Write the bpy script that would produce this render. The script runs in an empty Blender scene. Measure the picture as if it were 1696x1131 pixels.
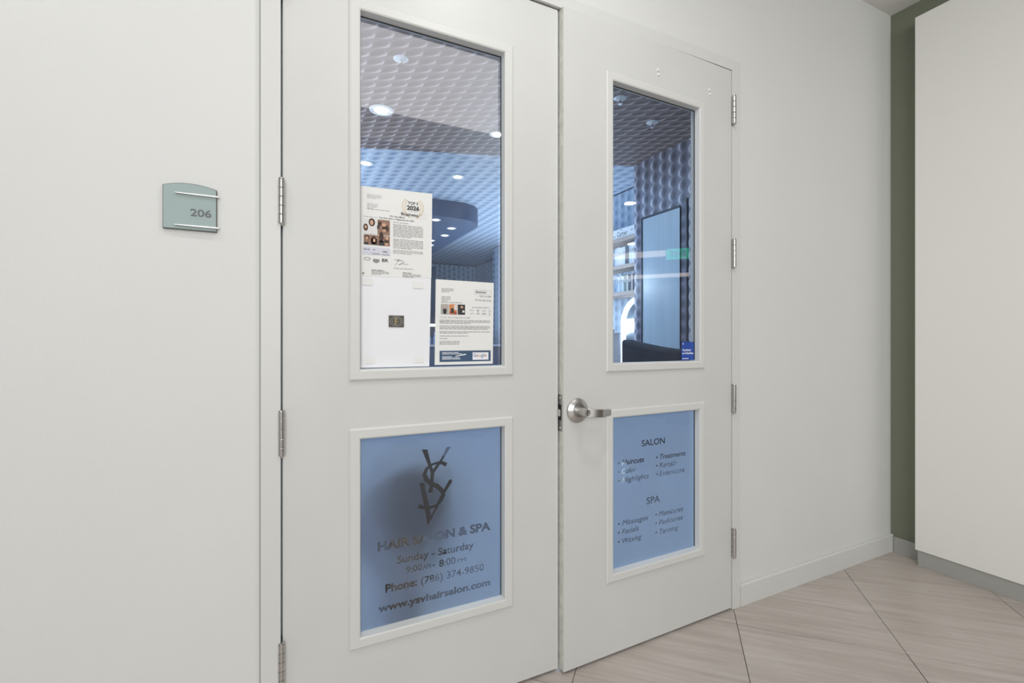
import bpy, bmesh, math, random
from mathutils import Vector, Matrix
random.seed(7)
SC = bpy.context.scene
COL = SC.collection
PI = math.pi
R = math.radians

# ------------------------------------------------------------------ camera
cam_data = bpy.data.cameras.new('camera')
cam = bpy.data.objects.new('camera', cam_data)
COL.objects.link(cam)
cam.location = (0, -1.49, 1.22)
cam.rotation_euler = (PI / 2, 0, -math.atan2(781, 1592))
cam_data.sensor_width = 36.0
cam_data.lens = 36.0 * 781 / 1696
cam_data.shift_y = -2.5 / 1696
cam_data.clip_start = 0.02
SC.camera = cam

# ------------------------------------------------------------------ world and lights
w = bpy.data.worlds.new('world')
SC.world = w
w.use_nodes = True
w.node_tree.nodes['Background'].inputs[0].default_value = (0.8, 0.85, 0.9, 1)
w.node_tree.nodes['Background'].inputs[1].default_value = 0.02


def lamp(name, kind, loc, energy, color=(1, 1, 1), size=0.1, size_y=None, rot=(0, 0, 0), spot=None, blend=0.5):
    d = bpy.data.lights.new(name, kind)
    d.energy = energy
    d.color = color
    if kind == 'AREA':
        d.size = size
        if size_y:
            d.shape = 'RECTANGLE'
            d.size_y = size_y
        else:
            d.shape = 'DISK'
    else:
        d.shadow_soft_size = size
    if kind == 'SPOT':
        d.spot_size = R(spot or 120)
        d.spot_blend = blend
    o = bpy.data.objects.new(name, d)
    o.location = loc
    o.rotation_euler = rot
    COL.objects.link(o)
    return o


WARM = (0.965, 0.99, 1.0)
# recessed downlights of the hall (their fixtures are built further down)
HALL_LIGHTS = [(-0.95, -0.85), (0.75, -0.85)]
lamp('hall_lamp', 'AREA', (-0.95, -0.85, 3.07), 6, WARM, 0.07)
lamp('hall_lamp', 'AREA', (0.75, -0.85, 3.07), 8, WARM, 0.07)
# added fill panel behind the camera, mirrored in the glass as bright ceiling
lamp('hall_panel_lamp', 'AREA', (0.55, -1.78, 3.08), 18, (1.0, 0.955, 0.955), 2.7, 1.2)
lobby = lamp('lobby_panel_lamp', 'AREA', (-0.6, -5.2, 2.5), 222, WARM, 3.6, 3.0,
     rot=Vector((3.4, 4.4, -1.3)).to_track_quat('-Z', 'Y').to_euler())  # added fill aimed at the white panel, no fixture there
# added cool fill lights for the salon, no fixtures at these spots
COOL = (0.74, 0.87, 1.0)
lamp('salon_lamp', 'AREA', (3.1, 5.2, 1.4), 70, COOL, 0.6, 2.6, rot=(PI, R(20), 0))
lamp('salon_lamp', 'AREA', (-0.9, 4.6, 1.6), 230, COOL, 1.6, 2.6, rot=(PI, R(-10), 0))
lamp('salon_lamp', 'AREA', (1.6, 2.9, 2.98), 60, (0.55, 0.76, 1.0), 1.4, 1.2)
lamp('salon_lamp', 'POINT', (2.75, 3.1, 1.9), 20, (0.7, 0.85, 1.0), 0.08)
lamp('salon_lamp', 'AREA', (-0.3, 1.5, 1.5), 14, (0.75, 0.86, 1.0), 0.8, 0.8, rot=(R(180), 0, 0))

SC.view_settings.view_transform = 'Standard'
SC.view_settings.look = 'None'
SC.view_settings.exposure = -0.11
SC.view_settings.gamma = 1.0
SC.view_settings.use_curve_mapping = False

# ------------------------------------------------------------------ helpers


def srgb(r, g, b):
    f = lambda c: (c / 255 / 12.92) if c / 255 <= 0.04045 else ((c / 255 + 0.055) / 1.055) ** 2.4
    return (f(r), f(g), f(b), 1)


def mat(name, color, rough=0.5, metal=0.0, bump=0.0, bscale=200, var=0.0, vscale=6, spec=0.5, emit=None, estr=0.0,
        stretch=None, coat=0.0):
    m = bpy.data.materials.new(name)
    m.use_nodes = True
    nt = m.node_tree
    b = nt.nodes['Principled BSDF']
    b.inputs['Base Color'].default_value = color
    b.inputs['Roughness'].default_value = rough
    b.inputs['Metallic'].default_value = metal
    b.inputs['Specular IOR Level'].default_value = spec
    b.inputs['Coat Weight'].default_value = coat
    if emit:
        b.inputs['Emission Color'].default_value = emit
        b.inputs['Emission Strength'].default_value = estr
    tc = nt.nodes.new('ShaderNodeTexCoord')
    mp = nt.nodes.new('ShaderNodeMapping')
    nt.links.new(tc.outputs['Object'], mp.inputs[0])
    if stretch:
        mp.inputs['Scale'].default_value = stretch
    if var:
        n = nt.nodes.new('ShaderNodeTexNoise')
        n.inputs['Scale'].default_value = vscale
        n.inputs['Detail'].default_value = 6
        nt.links.new(mp.outputs[0], n.inputs['Vector'])
        mr = nt.nodes.new('ShaderNodeMapRange')
        mr.inputs[1].default_value = 0.3
        mr.inputs[2].default_value = 0.7
        mr.inputs[3].default_value = 1 - var
        mr.inputs[4].default_value = 1 + var
        nt.links.new(n.outputs[0], mr.inputs[0])
        mx = nt.nodes.new('ShaderNodeMix')
        mx.data_type = 'RGBA'
        mx.blend_type = 'MULTIPLY'
        mx.inputs[0].default_value = 1
        mx.inputs[6].default_value = color
        nt.links.new(mr.outputs[0], mx.inputs[7])
        nt.links.new(mx.outputs[2], b.inputs['Base Color'])
    if bump:
        n2 = nt.nodes.new('ShaderNodeTexNoise')
        n2.inputs['Scale'].default_value = bscale
        n2.inputs['Detail'].default_value = 3
        nt.links.new(mp.outputs[0], n2.inputs['Vector'])
        bp = nt.nodes.new('ShaderNodeBump')
        bp.inputs['Strength'].default_value = bump
        bp.inputs['Distance'].default_value = 0.002
        nt.links.new(n2.outputs[0], bp.inputs['Height'])
        nt.links.new(bp.outputs[0], b.inputs['Normal'])
    return m


class MB:
    """collects shapes and links them as one mesh object"""

    def __init__(self):
        self.bm = bmesh.new()

    def box(self, x0, x1, y0, y1, z0, z1):
        v = [self.bm.verts.new(p) for p in ((x0, y0, z0), (x1, y0, z0), (x1, y1, z0), (x0, y1, z0),
                                            (x0, y0, z1), (x1, y0, z1), (x1, y1, z1), (x0, y1, z1))]
        for f in ((3, 2, 1, 0), (4, 5, 6, 7), (0, 1, 5, 4), (1, 2, 6, 5), (2, 3, 7, 6), (3, 0, 4, 7)):
            self.bm.faces.new([v[i] for i in f])
        return self

    def quad(self, pts):
        self.bm.faces.new([self.bm.verts.new(p) for p in pts])
        return self

    def prism(self, pts, y0, y1):
        """polygon in x,z, thickened along y"""
        a = [self.bm.verts.new((x, y0, z)) for x, z in pts]
        b = [self.bm.verts.new((x, y1, z)) for x, z in pts]
        self.bm.faces.new(a)
        self.bm.faces.new(b[::-1])
        n = len(pts)
        for i in range(n):
            j = (i + 1) % n
            self.bm.faces.new((a[j], a[i], b[i], b[j]))
        return self

    def lathe(self, prof, c=(0, 0, 0), axis='z', n=32):
        """prof: list of (radius, height) along the axis"""
        rings = []
        for r, h in prof:
            ring = []
            for i in range(n):
                t = 2 * PI * i / n
                p = (r * math.cos(t), r * math.sin(t), h)
                if axis == 'y':
                    p = (p[0], h, p[1])
                elif axis == 'x':
                    p = (h, p[0], p[1])
                ring.append(self.bm.verts.new((p[0] + c[0], p[1] + c[1], p[2] + c[2])))
            rings.append(ring)
        for a, b in zip(rings, rings[1:]):
            for i in range(n):
                j = (i + 1) % n
                self.bm.faces.new((a[i], a[j], b[j], b[i]))
        if prof[0][0] > 1e-6:
            self.bm.faces.new(rings[0][::-1])
        if prof[-1][0] > 1e-6:
            self.bm.faces.new(rings[-1])
        return self

    def sweep(self, path, prof_fn, up=Vector((0, 0, 1))):
        """path points with a cross-section (list of (side, up)) per point"""
        rings = []
        n = len(path)
        for i, p in enumerate(path):
            t = (Vector(path[min(i + 1, n - 1)]) - Vector(path[max(i - 1, 0)])).normalized()
            s = t.cross(up).normalized()
            u = s.cross(t).normalized()
            rings.append([self.bm.verts.new(Vector(p) + s * a + u * b) for a, b in prof_fn(i / (n - 1))])
        k = len(rings[0])
        for a, b in zip(rings, rings[1:]):
            for i in range(k):
                j = (i + 1) % k
                self.bm.faces.new((a[i], a[j], b[j], b[i]))
        self.bm.faces.new(rings[0][::-1])
        self.bm.faces.new(rings[-1])
        return self

    def build(self, name, material, parent=None, bevel=0.0, smooth=False, seg=2, angle=40):
        bm = self.bm
        bmesh.ops.remove_doubles(bm, verts=bm.verts, dist=1e-6)
        bmesh.ops.recalc_face_normals(bm, faces=bm.faces)
        me = bpy.data.meshes.new(name)
        bm.to_mesh(me)
        bm.free()
        if material:
            me.materials.append(material)
        if smooth:
            me.shade_smooth()
            me.set_sharp_from_angle(angle=R(angle))
        o = bpy.data.objects.new(name, me)
        COL.objects.link(o)
        if bevel:
            md = o.modifiers.new('bevel', 'BEVEL')
            md.width = bevel
            md.segments = seg
            md.limit_method = 'ANGLE'
            md.angle_limit = R(50)
        if parent:
            o.parent = parent
        return o


def slab(xs, zs, holes, y0, y1, mb=None):
    """wall or door leaf standing in x,z with rectangular holes (x0,x1,z0,z1)"""
    mb = mb or MB()
    bm = mb.bm
    for h in holes:
        xs = xs + [h[0], h[1]]
        zs = zs + [h[2], h[3]]
    xs = sorted(set(xs))
    zs = sorted(set(zs))
    solid = {}
    for i in range(len(xs) - 1):
        for j in range(len(zs) - 1):
            cx, cz = (xs[i] + xs[i + 1]) / 2, (zs[j] + zs[j + 1]) / 2
            solid[i, j] = not any(h[0] < cx < h[1] and h[2] < cz < h[3] for h in holes)
    V = {}

    def v(i, j, k):
        if (i, j, k) not in V:
            V[i, j, k] = bm.verts.new((xs[i], (y0, y1)[k], zs[j]))
        return V[i, j, k]
    for (i, j), s in solid.items():
        if not s:
            continue
        bm.faces.new((v(i, j, 0), v(i + 1, j, 0), v(i + 1, j + 1, 0), v(i, j + 1, 0)))
        bm.faces.new((v(i, j + 1, 1), v(i + 1, j + 1, 1), v(i + 1, j, 1), v(i, j, 1)))
        for di, dj, a, b in ((0, -1, (i, j), (i + 1, j)), (1, 0, (i + 1, j), (i + 1, j + 1)),
                             (0, 1, (i + 1, j + 1), (i, j + 1)), (-1, 0, (i, j + 1), (i, j))):
            if not solid.get((i + di, j + dj), False):
                bm.faces.new((v(*a, 0), v(*a, 1), v(*b, 1), v(*b, 0)))
    return mb


def tag(o, label=None, cat=None, group=None, kind=None):
    if label:
        o['label'] = label
    if cat:
        o['category'] = cat
    if group:
        o['group'] = group
    if kind:
        o['kind'] = kind
    return o


def empty(name, loc=(0, 0, 0), rz=0.0):
    o = bpy.data.objects.new(name, None)
    o.empty_display_size = 0.05
    o.location = loc
    o.rotation_euler = (0, 0, rz)
    COL.objects.link(o)
    return o


def text_mesh(s, bold=0.0, shear=0.0, extrude=0.0, spacing=1.0):
    cu = bpy.data.curves.new('txt', 'FONT')
    cu.body = s
    cu.size = 1.0
    cu.offset = bold
    cu.shear = shear
    cu.extrude = extrude
    cu.space_character = spacing
    cu.resolution_u = 4
    o = bpy.data.objects.new('txt', cu)
    COL.objects.link(o)
    dg = bpy.context.evaluated_depsgraph_get()
    dg.update()
    me = bpy.data.meshes.new_from_object(o.evaluated_get(dg))
    COL.objects.unlink(o)
    bpy.data.objects.remove(o)
    return me


def add_text(bm, s, x0, x1, z, h, y, bold=0.0, shear=0.0, thick=0.0, mirror=False):
    """letters with baseline z, capital height h, squeezed to x0..x1, facing -y; thick makes solids for cutting"""
    me = text_mesh(s, bold, shear, 0.5 if thick else 0.0)
    xs = [v.co.x for v in me.vertices]
    if not xs:
        return
    a, b = min(xs), max(xs)
    sx = (x1 - x0) / (b - a)
    sz = h / 0.73
    base = len(bm.verts)
    vs = []
    for v in me.vertices:
        yy = y - v.co.z * thick if thick else y
        vs.append(bm.verts.new((x0 + (v.co.x - a) * sx, yy, z + v.co.y * sz)))
    for p in me.polygons:
        try:
            bm.faces.new([vs[i] for i in p.vertices])
        except ValueError:
            pass
    bpy.data.meshes.remove(me)


def lettering(name, material, parent, items, y):
    mb = MB()
    for it in items:
        s, x0, x1, z, h = it[:5]
        add_text(mb.bm, s, x0, x1, z, h, y, *(it[5:]))
    bm = mb.bm
    me = bpy.data.meshes.new(name)
    bm.to_mesh(me)
    bm.free()
    me.materials.append(material)
    o = bpy.data.objects.new(name, me)
    COL.objects.link(o)
    if parent:
        o.parent = parent
    return o


def copy_tree(o, parent=None):
    c = o.copy()
    COL.objects.link(c)
    if parent:
        c.parent = parent
    for ch in [x for x in bpy.data.objects if x.parent == o]:
        copy_tree(ch, c)
    return c


# ------------------------------------------------------------------ materials
M = {}
M['wall'] = mat('wall_paint', srgb(223, 223, 220), 0.62, bump=0.16, bscale=120, var=0.010, vscale=3)
M['door'] = mat('door_paint', srgb(213, 213, 209), 0.42, bump=0.12, bscale=60, var=0.02, vscale=4)
M['frame'] = mat('frame_paint', srgb(217, 217, 213), 0.40, bump=0.05, bscale=60)
M['green'] = mat('olive_wall_paint', srgb(118, 122, 106), 0.6, bump=0.3, bscale=120)
M['panel'] = mat('panel_paint', srgb(235, 234, 229), 0.55, bump=0.15, bscale=90)
M['kick'] = mat('grey_kick_paint', srgb(165, 165, 160), 0.5, bump=0.1)
M['ceil'] = mat('ceiling_paint', srgb(225, 224, 220), 0.8, bump=0.1)
M['ceil_dark'] = mat('lobby_ceiling_paint', srgb(120, 122, 124), 0.8)  # darker tone painted in for the unlit part of the ceiling
M['steel'] = mat('brushed_steel', (0.56, 0.55, 0.53, 1), 0.30, 1.0, bump=0.05, bscale=300, var=0.05, vscale=40)
M['steel_dark'] = mat('worn_steel', (0.36, 0.35, 0.33, 1), 0.42, 1.0, var=0.15, vscale=60)
M['bare_metal'] = mat('door_edge_steel', srgb(214, 213, 206), 0.5, 0.2, var=0.12, vscale=40)
M['black'] = mat('black_gap', (0.012, 0.012, 0.012, 1), 0.8)
M['gasket'] = mat('black_glazing_tape', (0.02, 0.02, 0.022, 1), 0.6)
M['paper'] = mat('printer_paper', srgb(236, 236, 233), 0.75)
M['paper2'] = mat('printer_paper_cool', srgb(240, 240, 243), 0.7)
M['ink'] = mat('grey_ink', srgb(146, 144, 142), 0.8)
M['ink_light'] = mat('light_grey_ink', srgb(186, 185, 184), 0.8)
M['ink_dark'] = mat('dark_ink', srgb(66, 64, 64), 0.8)
M['gold'] = mat('gold_print', srgb(232, 212, 180), 0.7)
M['gold_dark'] = mat('gold_logo_print', srgb(196, 178, 128), 0.7)
M['badge'] = mat('dark_badge_print', srgb(84, 80, 70), 0.6)
M['lilac'] = mat('lilac_print_band', srgb(212, 213, 224), 0.8)
M['navy_print'] = mat('slate_blue_print', srgb(62, 88, 116), 0.6)
M['sticker'] = mat('royal_blue_sticker', srgb(44, 80, 168), 0.35)
M['white_print'] = mat('white_print', srgb(236, 238, 244), 0.6)
for nme, c in dict(g_blue=(98, 120, 170), g_red=(196, 96, 84), g_yellow=(216, 180, 100), g_green=(110, 150, 110),
                   skin=(208, 166, 138), hair=(74, 56, 48), grey_ph=(176, 174, 170), orange_ph=(214, 136, 84),
                   dark_ph=(60, 56, 58), brown_ph=(150, 118, 100), white_ph=(226, 224, 222), red_ph=(170, 84, 70)).items():
    M[nme] = mat('print_' + nme, srgb(*c), 0.7)
M['plate'] = mat('sea_glass_acrylic', srgb(162, 178, 176), 0.45, coat=0.0, spec=0.25)
M['plate_edge'] = mat('dark_grey_acrylic', srgb(88, 92, 90), 0.4)
M['sign_num'] = mat('grey_raised_number', srgb(84, 88, 88), 0.4)
M['alu'] = mat('satin_aluminium', (0.62, 0.62, 0.61, 1), 0.42, 0.7)
M['cap'] = mat('white_plastic_cap', srgb(238, 238, 236), 0.3)
M['wood'] = mat('pale_shelf_wood', srgb(190, 176, 168), 0.55, var=0.12, vscale=5, stretch=(1, 1, 12))
M['white_gloss'] = mat('white_gloss_cover', srgb(235, 238, 242), 0.3)
M['velvet'] = mat('charcoal_velvet', srgb(40, 46, 58), 0.95, var=0.35, vscale=18, bump=0.2, bscale=60)
M['chrome'] = mat('chrome', (0.8, 0.8, 0.82, 1), 0.12, 1.0)
M['salon_floor'] = mat('salon_floor_tile', srgb(96, 98, 106), 0.14, var=0.04, vscale=2)
M['drum'] = mat('slate_blue_ceiling_paint', srgb(64, 86, 118), 0.5)
M['mirror_door'] = mat('pale_blue_satin_panel', srgb(178, 194, 206), 0.35, var=0.06, vscale=3, stretch=(1, 6, 0.3))
M['dark_trim'] = mat('dark_blue_trim', srgb(36, 44, 62), 0.5)
M['marble'] = mat('pale_marble', srgb(214, 210, 216), 0.3, var=0.08, vscale=5)
M['leaf'] = mat('dark_foliage', srgb(58, 56, 66), 0.7)
M['exit_case'] = mat('exit_case', srgb(230, 230, 226), 0.5)


def emitter(name, col, s):
    m = bpy.data.materials.new(name)
    m.use_nodes = True
    nt = m.node_tree
    nt.nodes.clear()
    e = nt.nodes.new('ShaderNodeEmission')
    e.inputs[0].default_value = col
    e.inputs[1].default_value = s
    o = nt.nodes.new('ShaderNodeOutputMaterial')
    nt.links.new(e.outputs[0], o.inputs[0])
    return m


M['lens'] = emitter('downlight_lens', (1, 0.97, 0.92, 1), 14)
M['lens_cool'] = emitter('salon_downlight_lens', (0.86, 0.94, 1, 1), 12)
M['lens_bright'] = emitter('salon_bright_lens', (0.95, 0.98, 1, 1), 40)
M['led'] = emitter('white_led', (0.85, 0.95, 1, 1), 3.2)
M['cove'] = emitter('warm_cove_light', (1.0, 0.86, 0.76, 1), 4.0)
M['exit_green'] = emitter('exit_green', (0.05, 0.9, 0.5, 1), 3.4)


def glass(name, tint, base=0.045, haze=0.0, haze_col=(0.9, 0.9, 0.92, 1)):
    m = bpy.data.materials.new(name)
    m.use_nodes = True
    nt = m.node_tree
    nt.nodes.clear()
    N = nt.nodes.new
    L = nt.links.new
    tr = N('ShaderNodeBsdfTransparent')
    tr.inputs[0].default_value = tint
    gl = N('ShaderNodeBsdfGlossy')
    gl.inputs['Roughness'].default_value = 0.02
    lw = N('ShaderNodeLayerWeight')
    lw.inputs[0].default_value = 0.5
    p = N('ShaderNodeMath')
    p.operation = 'POWER'
    L(lw.outputs['Facing'], p.inputs[0])
    p.inputs[1].default_value = 5
    mr = N('ShaderNodeMapRange')
    mr.inputs[3].default_value = base
    mr.inputs[4].default_value = 0.9
    L(p.outputs[0], mr.inputs[0])
    mx = N('ShaderNodeMixShader')
    L(mr.outputs[0], mx.inputs[0])
    L(tr.outputs[0], mx.inputs[1])
    L(gl.outputs[0], mx.inputs[2])
    last = mx
    if haze:
        # uneven milky veil painted in to imitate the wash of hall light
        df = N('ShaderNodeBsdfTranslucent')
        df.inputs[0].default_value = haze_col
        d2 = N('ShaderNodeBsdfDiffuse')
        d2.inputs[0].default_value = haze_col
        md = N('ShaderNodeMixShader')
        md.inputs[0].default_value = 0.5
        L(df.outputs[0], md.inputs[1])
        L(d2.outputs[0], md.inputs[2])
        tc = N('ShaderNodeTexCoord')
        wv = N('ShaderNodeTexNoise')
        wv.inputs['Scale'].default_value = 5
        wv.inputs['Detail'].default_value = 7
        wv.inputs['Distortion'].default_value = 2.2
        L(tc.outputs['Object'], wv.inputs['Vector'])
        r2 = N('ShaderNodeMapRange')
        r2.inputs[1].default_value = 0.35
        r2.inputs[2].default_value = 0.75
        r2.inputs[3].default_value = haze * 0.7
        r2.inputs[4].default_value = haze * 1.5
        L(wv.outputs[0], r2.inputs[0])
        m2 = N('ShaderNodeMixShader')
        L(r2.outputs[0], m2.inputs[0])
        L(mx.outputs[0], m2.inputs[1])
        L(md.outputs[0], m2.inputs[2])
        last = m2
    o = N('ShaderNodeOutputMaterial')
    L(last.outputs[0], o.inputs[0])
    return m


M['glass_hazy'] = glass('hazy_clear_glass', (0.90, 0.95, 0.99, 1), 0.20, haze=0.08)
M['glass'] = glass('clear_glass', (0.90, 0.95, 0.99, 1), 0.09, haze=0.02)


def frosted(name):
    m = bpy.data.materials.new(name)
    m.use_nodes = True
    nt = m.node_tree
    nt.nodes.clear()
    N = nt.nodes.new
    L = nt.links.new
    rf = N('ShaderNodeBsdfRefraction')
    rf.inputs['Color'].default_value = (0.80, 0.88, 0.97, 1)
    rf.inputs['Roughness'].default_value = 0.42
    rf.inputs['IOR'].default_value = 1.12
    tl = N('ShaderNodeBsdfTranslucent')
    tl.inputs[0].default_value = (0.86, 0.91, 0.98, 1)
    df = N('ShaderNodeBsdfDiffuse')
    df.inputs[0].default_value = srgb(150, 170, 200)
    a = N('ShaderNodeMixShader')
    a.inputs[0].default_value = 0.72
    L(rf.outputs[0], a.inputs[1])
    L(tl.outputs[0], a.inputs[2])
    b = N('ShaderNodeMixShader')
    b.inputs[0].default_value = 0.15
    L(a.outputs[0], b.inputs[1])
    L(df.outputs[0], b.inputs[2])
    o = N('ShaderNodeOutputMaterial')
    L(b.outputs[0], o.inputs[0])
    return m


M['frost'] = frosted('frosted_film')


def scales(name, ax, dark, mid, light, cell=0.125, rough=0.45, skew=0.0):
    """printed wave-scale wallpaper. ax = two axes of the surface"""
    m = bpy.data.materials.new(name)
    m.use_nodes = True
    nt = m.node_tree
    b = nt.nodes['Principled BSDF']
    b.inputs['Roughness'].default_value = rough
    N = nt.nodes.new
    L = nt.links.new

    def mth(op, a, bb=None, c=None):
        n = N('ShaderNodeMath')
        n.operation = op
        for i, x in enumerate((a, bb, c)):
            if x is None:
                continue
            if isinstance(x, (int, float)):
                n.inputs[i].default_value = x
            else:
                L(x, n.inputs[i])
        return n.outputs[0]
    tc = N('ShaderNodeTexCoord')
    sp = N('ShaderNodeSeparateXYZ')
    L(tc.outputs['Object'], sp.inputs[0])
    A = mth('DIVIDE', sp.outputs[ax[0]], cell)
    B = mth('DIVIDE', sp.outputs[ax[1]], cell)
    col = mth('FLOOR', A)
    off = mth('MULTIPLY', mth('MODULO', mth('ABSOLUTE', col), 2.0), 0.5)
    u = mth('SUBTRACT', A, col)
    Bo = mth('ADD', B, off)
    v = mth('SUBTRACT', Bo, mth('FLOOR', Bo))
    # each scale: a soft dark hollow and a bright crescent along its far flank
    dv = mth('SUBTRACT', v, 0.5)
    dv2 = mth('MULTIPLY', dv, dv)
    uu = mth('ADD', u, mth('MULTIPLY', dv, skew))
    dk = mth('ADD', mth('POWER', mth('DIVIDE', mth('ABSOLUTE', mth('SUBTRACT', uu, 0.36)), 0.25), 2.0), mth('DIVIDE', dv2, 0.15))
    dkv = mth('POWER', 2.718, mth('MULTIPLY', dk, -1.0))
    bow = mth('ADD', mth('SUBTRACT', uu, 0.84), mth('MULTIPLY', dv2, 1.3))
    br = mth('ADD', mth('POWER', mth('DIVIDE', mth('ABSOLUTE', bow), 0.105), 2.0), mth('DIVIDE', dv2, 0.14))
    brv = mth('POWER', 2.718, mth('MULTIPLY', br, -1.0))
    val = mth('ADD', mth('SUBTRACT', 0.42, mth('MULTIPLY', dkv, 0.42)), mth('MULTIPLY', brv, 0.62))
    cr = N('ShaderNodeValToRGB')
    cr.color_ramp.elements[0].position = 0.0
    cr.color_ramp.elements[0].color = dark
    cr.color_ramp.elements[1].position = 0.9
    cr.color_ramp.elements[1].color = light
    e = cr.color_ramp.elements.new(0.35)
    e.color = mid
    L(val, cr.inputs[0])
    L(cr.outputs[0], b.inputs['Base Color'])
    return m


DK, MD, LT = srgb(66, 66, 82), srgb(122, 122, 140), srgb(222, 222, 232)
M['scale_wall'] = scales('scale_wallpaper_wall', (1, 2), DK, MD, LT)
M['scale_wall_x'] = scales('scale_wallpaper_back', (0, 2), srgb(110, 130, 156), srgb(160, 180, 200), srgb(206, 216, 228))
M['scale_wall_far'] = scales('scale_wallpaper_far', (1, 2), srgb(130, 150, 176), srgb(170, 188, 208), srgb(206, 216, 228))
M['scale_ceiling'] = scales('scale_wallpaper_ceiling', (0, 1), srgb(74, 60, 62), srgb(108, 94, 96), srgb(200, 186, 186), cell=0.105, skew=0.7)  # near copy of the ceiling paper, unlit tone painted into its colours
M['scale_ceiling_far'] = scales('scale_wallpaper_ceiling_far', (0, 1), srgb(120, 140, 168), srgb(176, 192, 212), srgb(206, 216, 228), cell=0.14, skew=0.3)  # far copy of the same paper, blue lighting painted into its colours


def tile_mat():
    m = bpy.data.materials.new('porcelain_tile')
    m.use_nodes = True
    nt = m.node_tree
    N = nt.nodes.new
    L = nt.links.new
    b = nt.nodes['Principled BSDF']
    tc = N('ShaderNodeTexCoord')
    geo = N('ShaderNodeNewGeometry')
    rot = N('ShaderNodeMapping')
    rot.inputs['Rotation'].default_value = (0, 0, PI / 4)
    L(geo.outputs['Position'], rot.inputs[0])
    mp = N('ShaderNodeMapping')
    mp.inputs['Scale'].default_value = (2.2, 34, 1)
    L(rot.outputs[0], mp.inputs[0])
    oi = N('ShaderNodeObjectInfo')
    ad = N('ShaderNodeVectorMath')
    ad.operation = 'ADD'
    L(mp.outputs[0], ad.inputs[0])
    cb = N('ShaderNodeCombineXYZ')
    ml = N('ShaderNodeMath')
    ml.operation = 'MULTIPLY'
    ml.inputs[1].default_value = 37
    L(oi.outputs['Random'], ml.inputs[0])
    L(ml.outputs[0], cb.inputs[0])
    L(ml.outputs[0], cb.inputs[2])
    L(cb.outputs[0], ad.inputs[1])
    n = N('ShaderNodeTexNoise')
    n.inputs['Scale'].default_value = 1.0
    n.inputs['Detail'].default_value = 9
    n.inputs['Roughness'].default_value = 0.68
    n.inputs['Distortion'].default_value = 0.35
    L(ad.outputs[0], n.inputs['Vector'])
    n2 = N('ShaderNodeTexNoise')
    n2.inputs['Scale'].default_value = 2.5
    n2.inputs['Detail'].default_value = 4
    L(geo.outputs['Position'], n2.inputs['Vector'])
    av = N('ShaderNodeMath')
    av.operation = 'MULTIPLY_ADD'
    av.inputs[1].default_value = 0.72
    L(n.outputs[0], av.inputs[0])
    m3 = N('ShaderNodeMath')
    m3.operation = 'MULTIPLY'
    m3.inputs[1].default_value = 0.28
    L(n2.outputs[0], m3.inputs[0])
    L(m3.outputs[0], av.inputs[2])
    cr = N('ShaderNodeValToRGB')
    e = cr.color_ramp.elements
    e[0].position = 0.36
    e[0].color = srgb(176, 165, 157)
    e[1].position = 0.64
    e[1].color = srgb(204, 195, 188)
    k = e.new(0.5)
    k.color = srgb(191, 181, 173)
    L(av.outputs[0], cr.inputs[0])
    L(cr.outputs[0], b.inputs['Base Color'])
    b.inputs['Roughness'].default_value = 0.36
    bp = N('ShaderNodeBump')
    bp.inputs['Strength'].default_value = 0.12
    bp.inputs['Distance'].default_value = 0.001
    L(n.outputs[0], bp.inputs['Height'])
    L(bp.outputs[0], b.inputs['Normal'])
    return m


M['tile'] = tile_mat()
M['grout'] = mat('grout', srgb(112, 100, 94), 0.9)

# ------------------------------------------------------------------ structure: hall
H = 3.1
# wall with the double door
ml = slab([-3.0, 3.18], [0.0, H], [(-0.002, 1.836, -1, 2.44)], 0.0, 0.12)
o = ml.build('wall_front', M['wall'])
tag(o, 'off-white painted wall around the double salon doors', 'wall', kind='structure')
o = MB().box(3.18, 3.32, -1.05, 0.12, 0, H).build('wall_right', M['green'])
tag(o, 'dark olive green wall behind the big white panel', 'wall', kind='structure')
o = MB().box(3.32, 12.0, -1.05, -0.93, 0, H).build('wall_lobby', M['wall'])
tag(o, 'off-white lobby wall running on past the panel', 'wall', kind='structure')
o = MB().box(-3.12, -3.0, -12, 0.12, 0, H).build('wall_left', M['wall'])
tag(o, 'off-white wall at the far end of the hall', 'wall', kind='structure')
o = MB().box(-3.0, 12, -12.12, -12, 0, H).build('wall_back', M['wall'])
tag(o, 'off-white wall across the lobby behind the viewer', 'wall', kind='structure')
o = MB().box(12, 12.12, -12, -1.05, 0, H).build('wall_lobby_end', M['wall'])
tag(o, 'off-white end wall of the lobby', 'wall', kind='structure')
c = MB().box(-3.12, 12.12, -3.0, 0.12, H, H + 0.1).build('ceiling', M['ceil'])
tag(c, 'plain pale grey ceiling of the hall', 'ceiling', kind='structure')
c2 = MB().box(-3.12, 12.12, -12.12, -3.0, H - 0.0, H + 0.1).build('ceiling_lobby', M['ceil_dark'])
tag(c2, 'darker grey ceiling further back in the lobby', 'ceiling', kind='structure')

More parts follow.
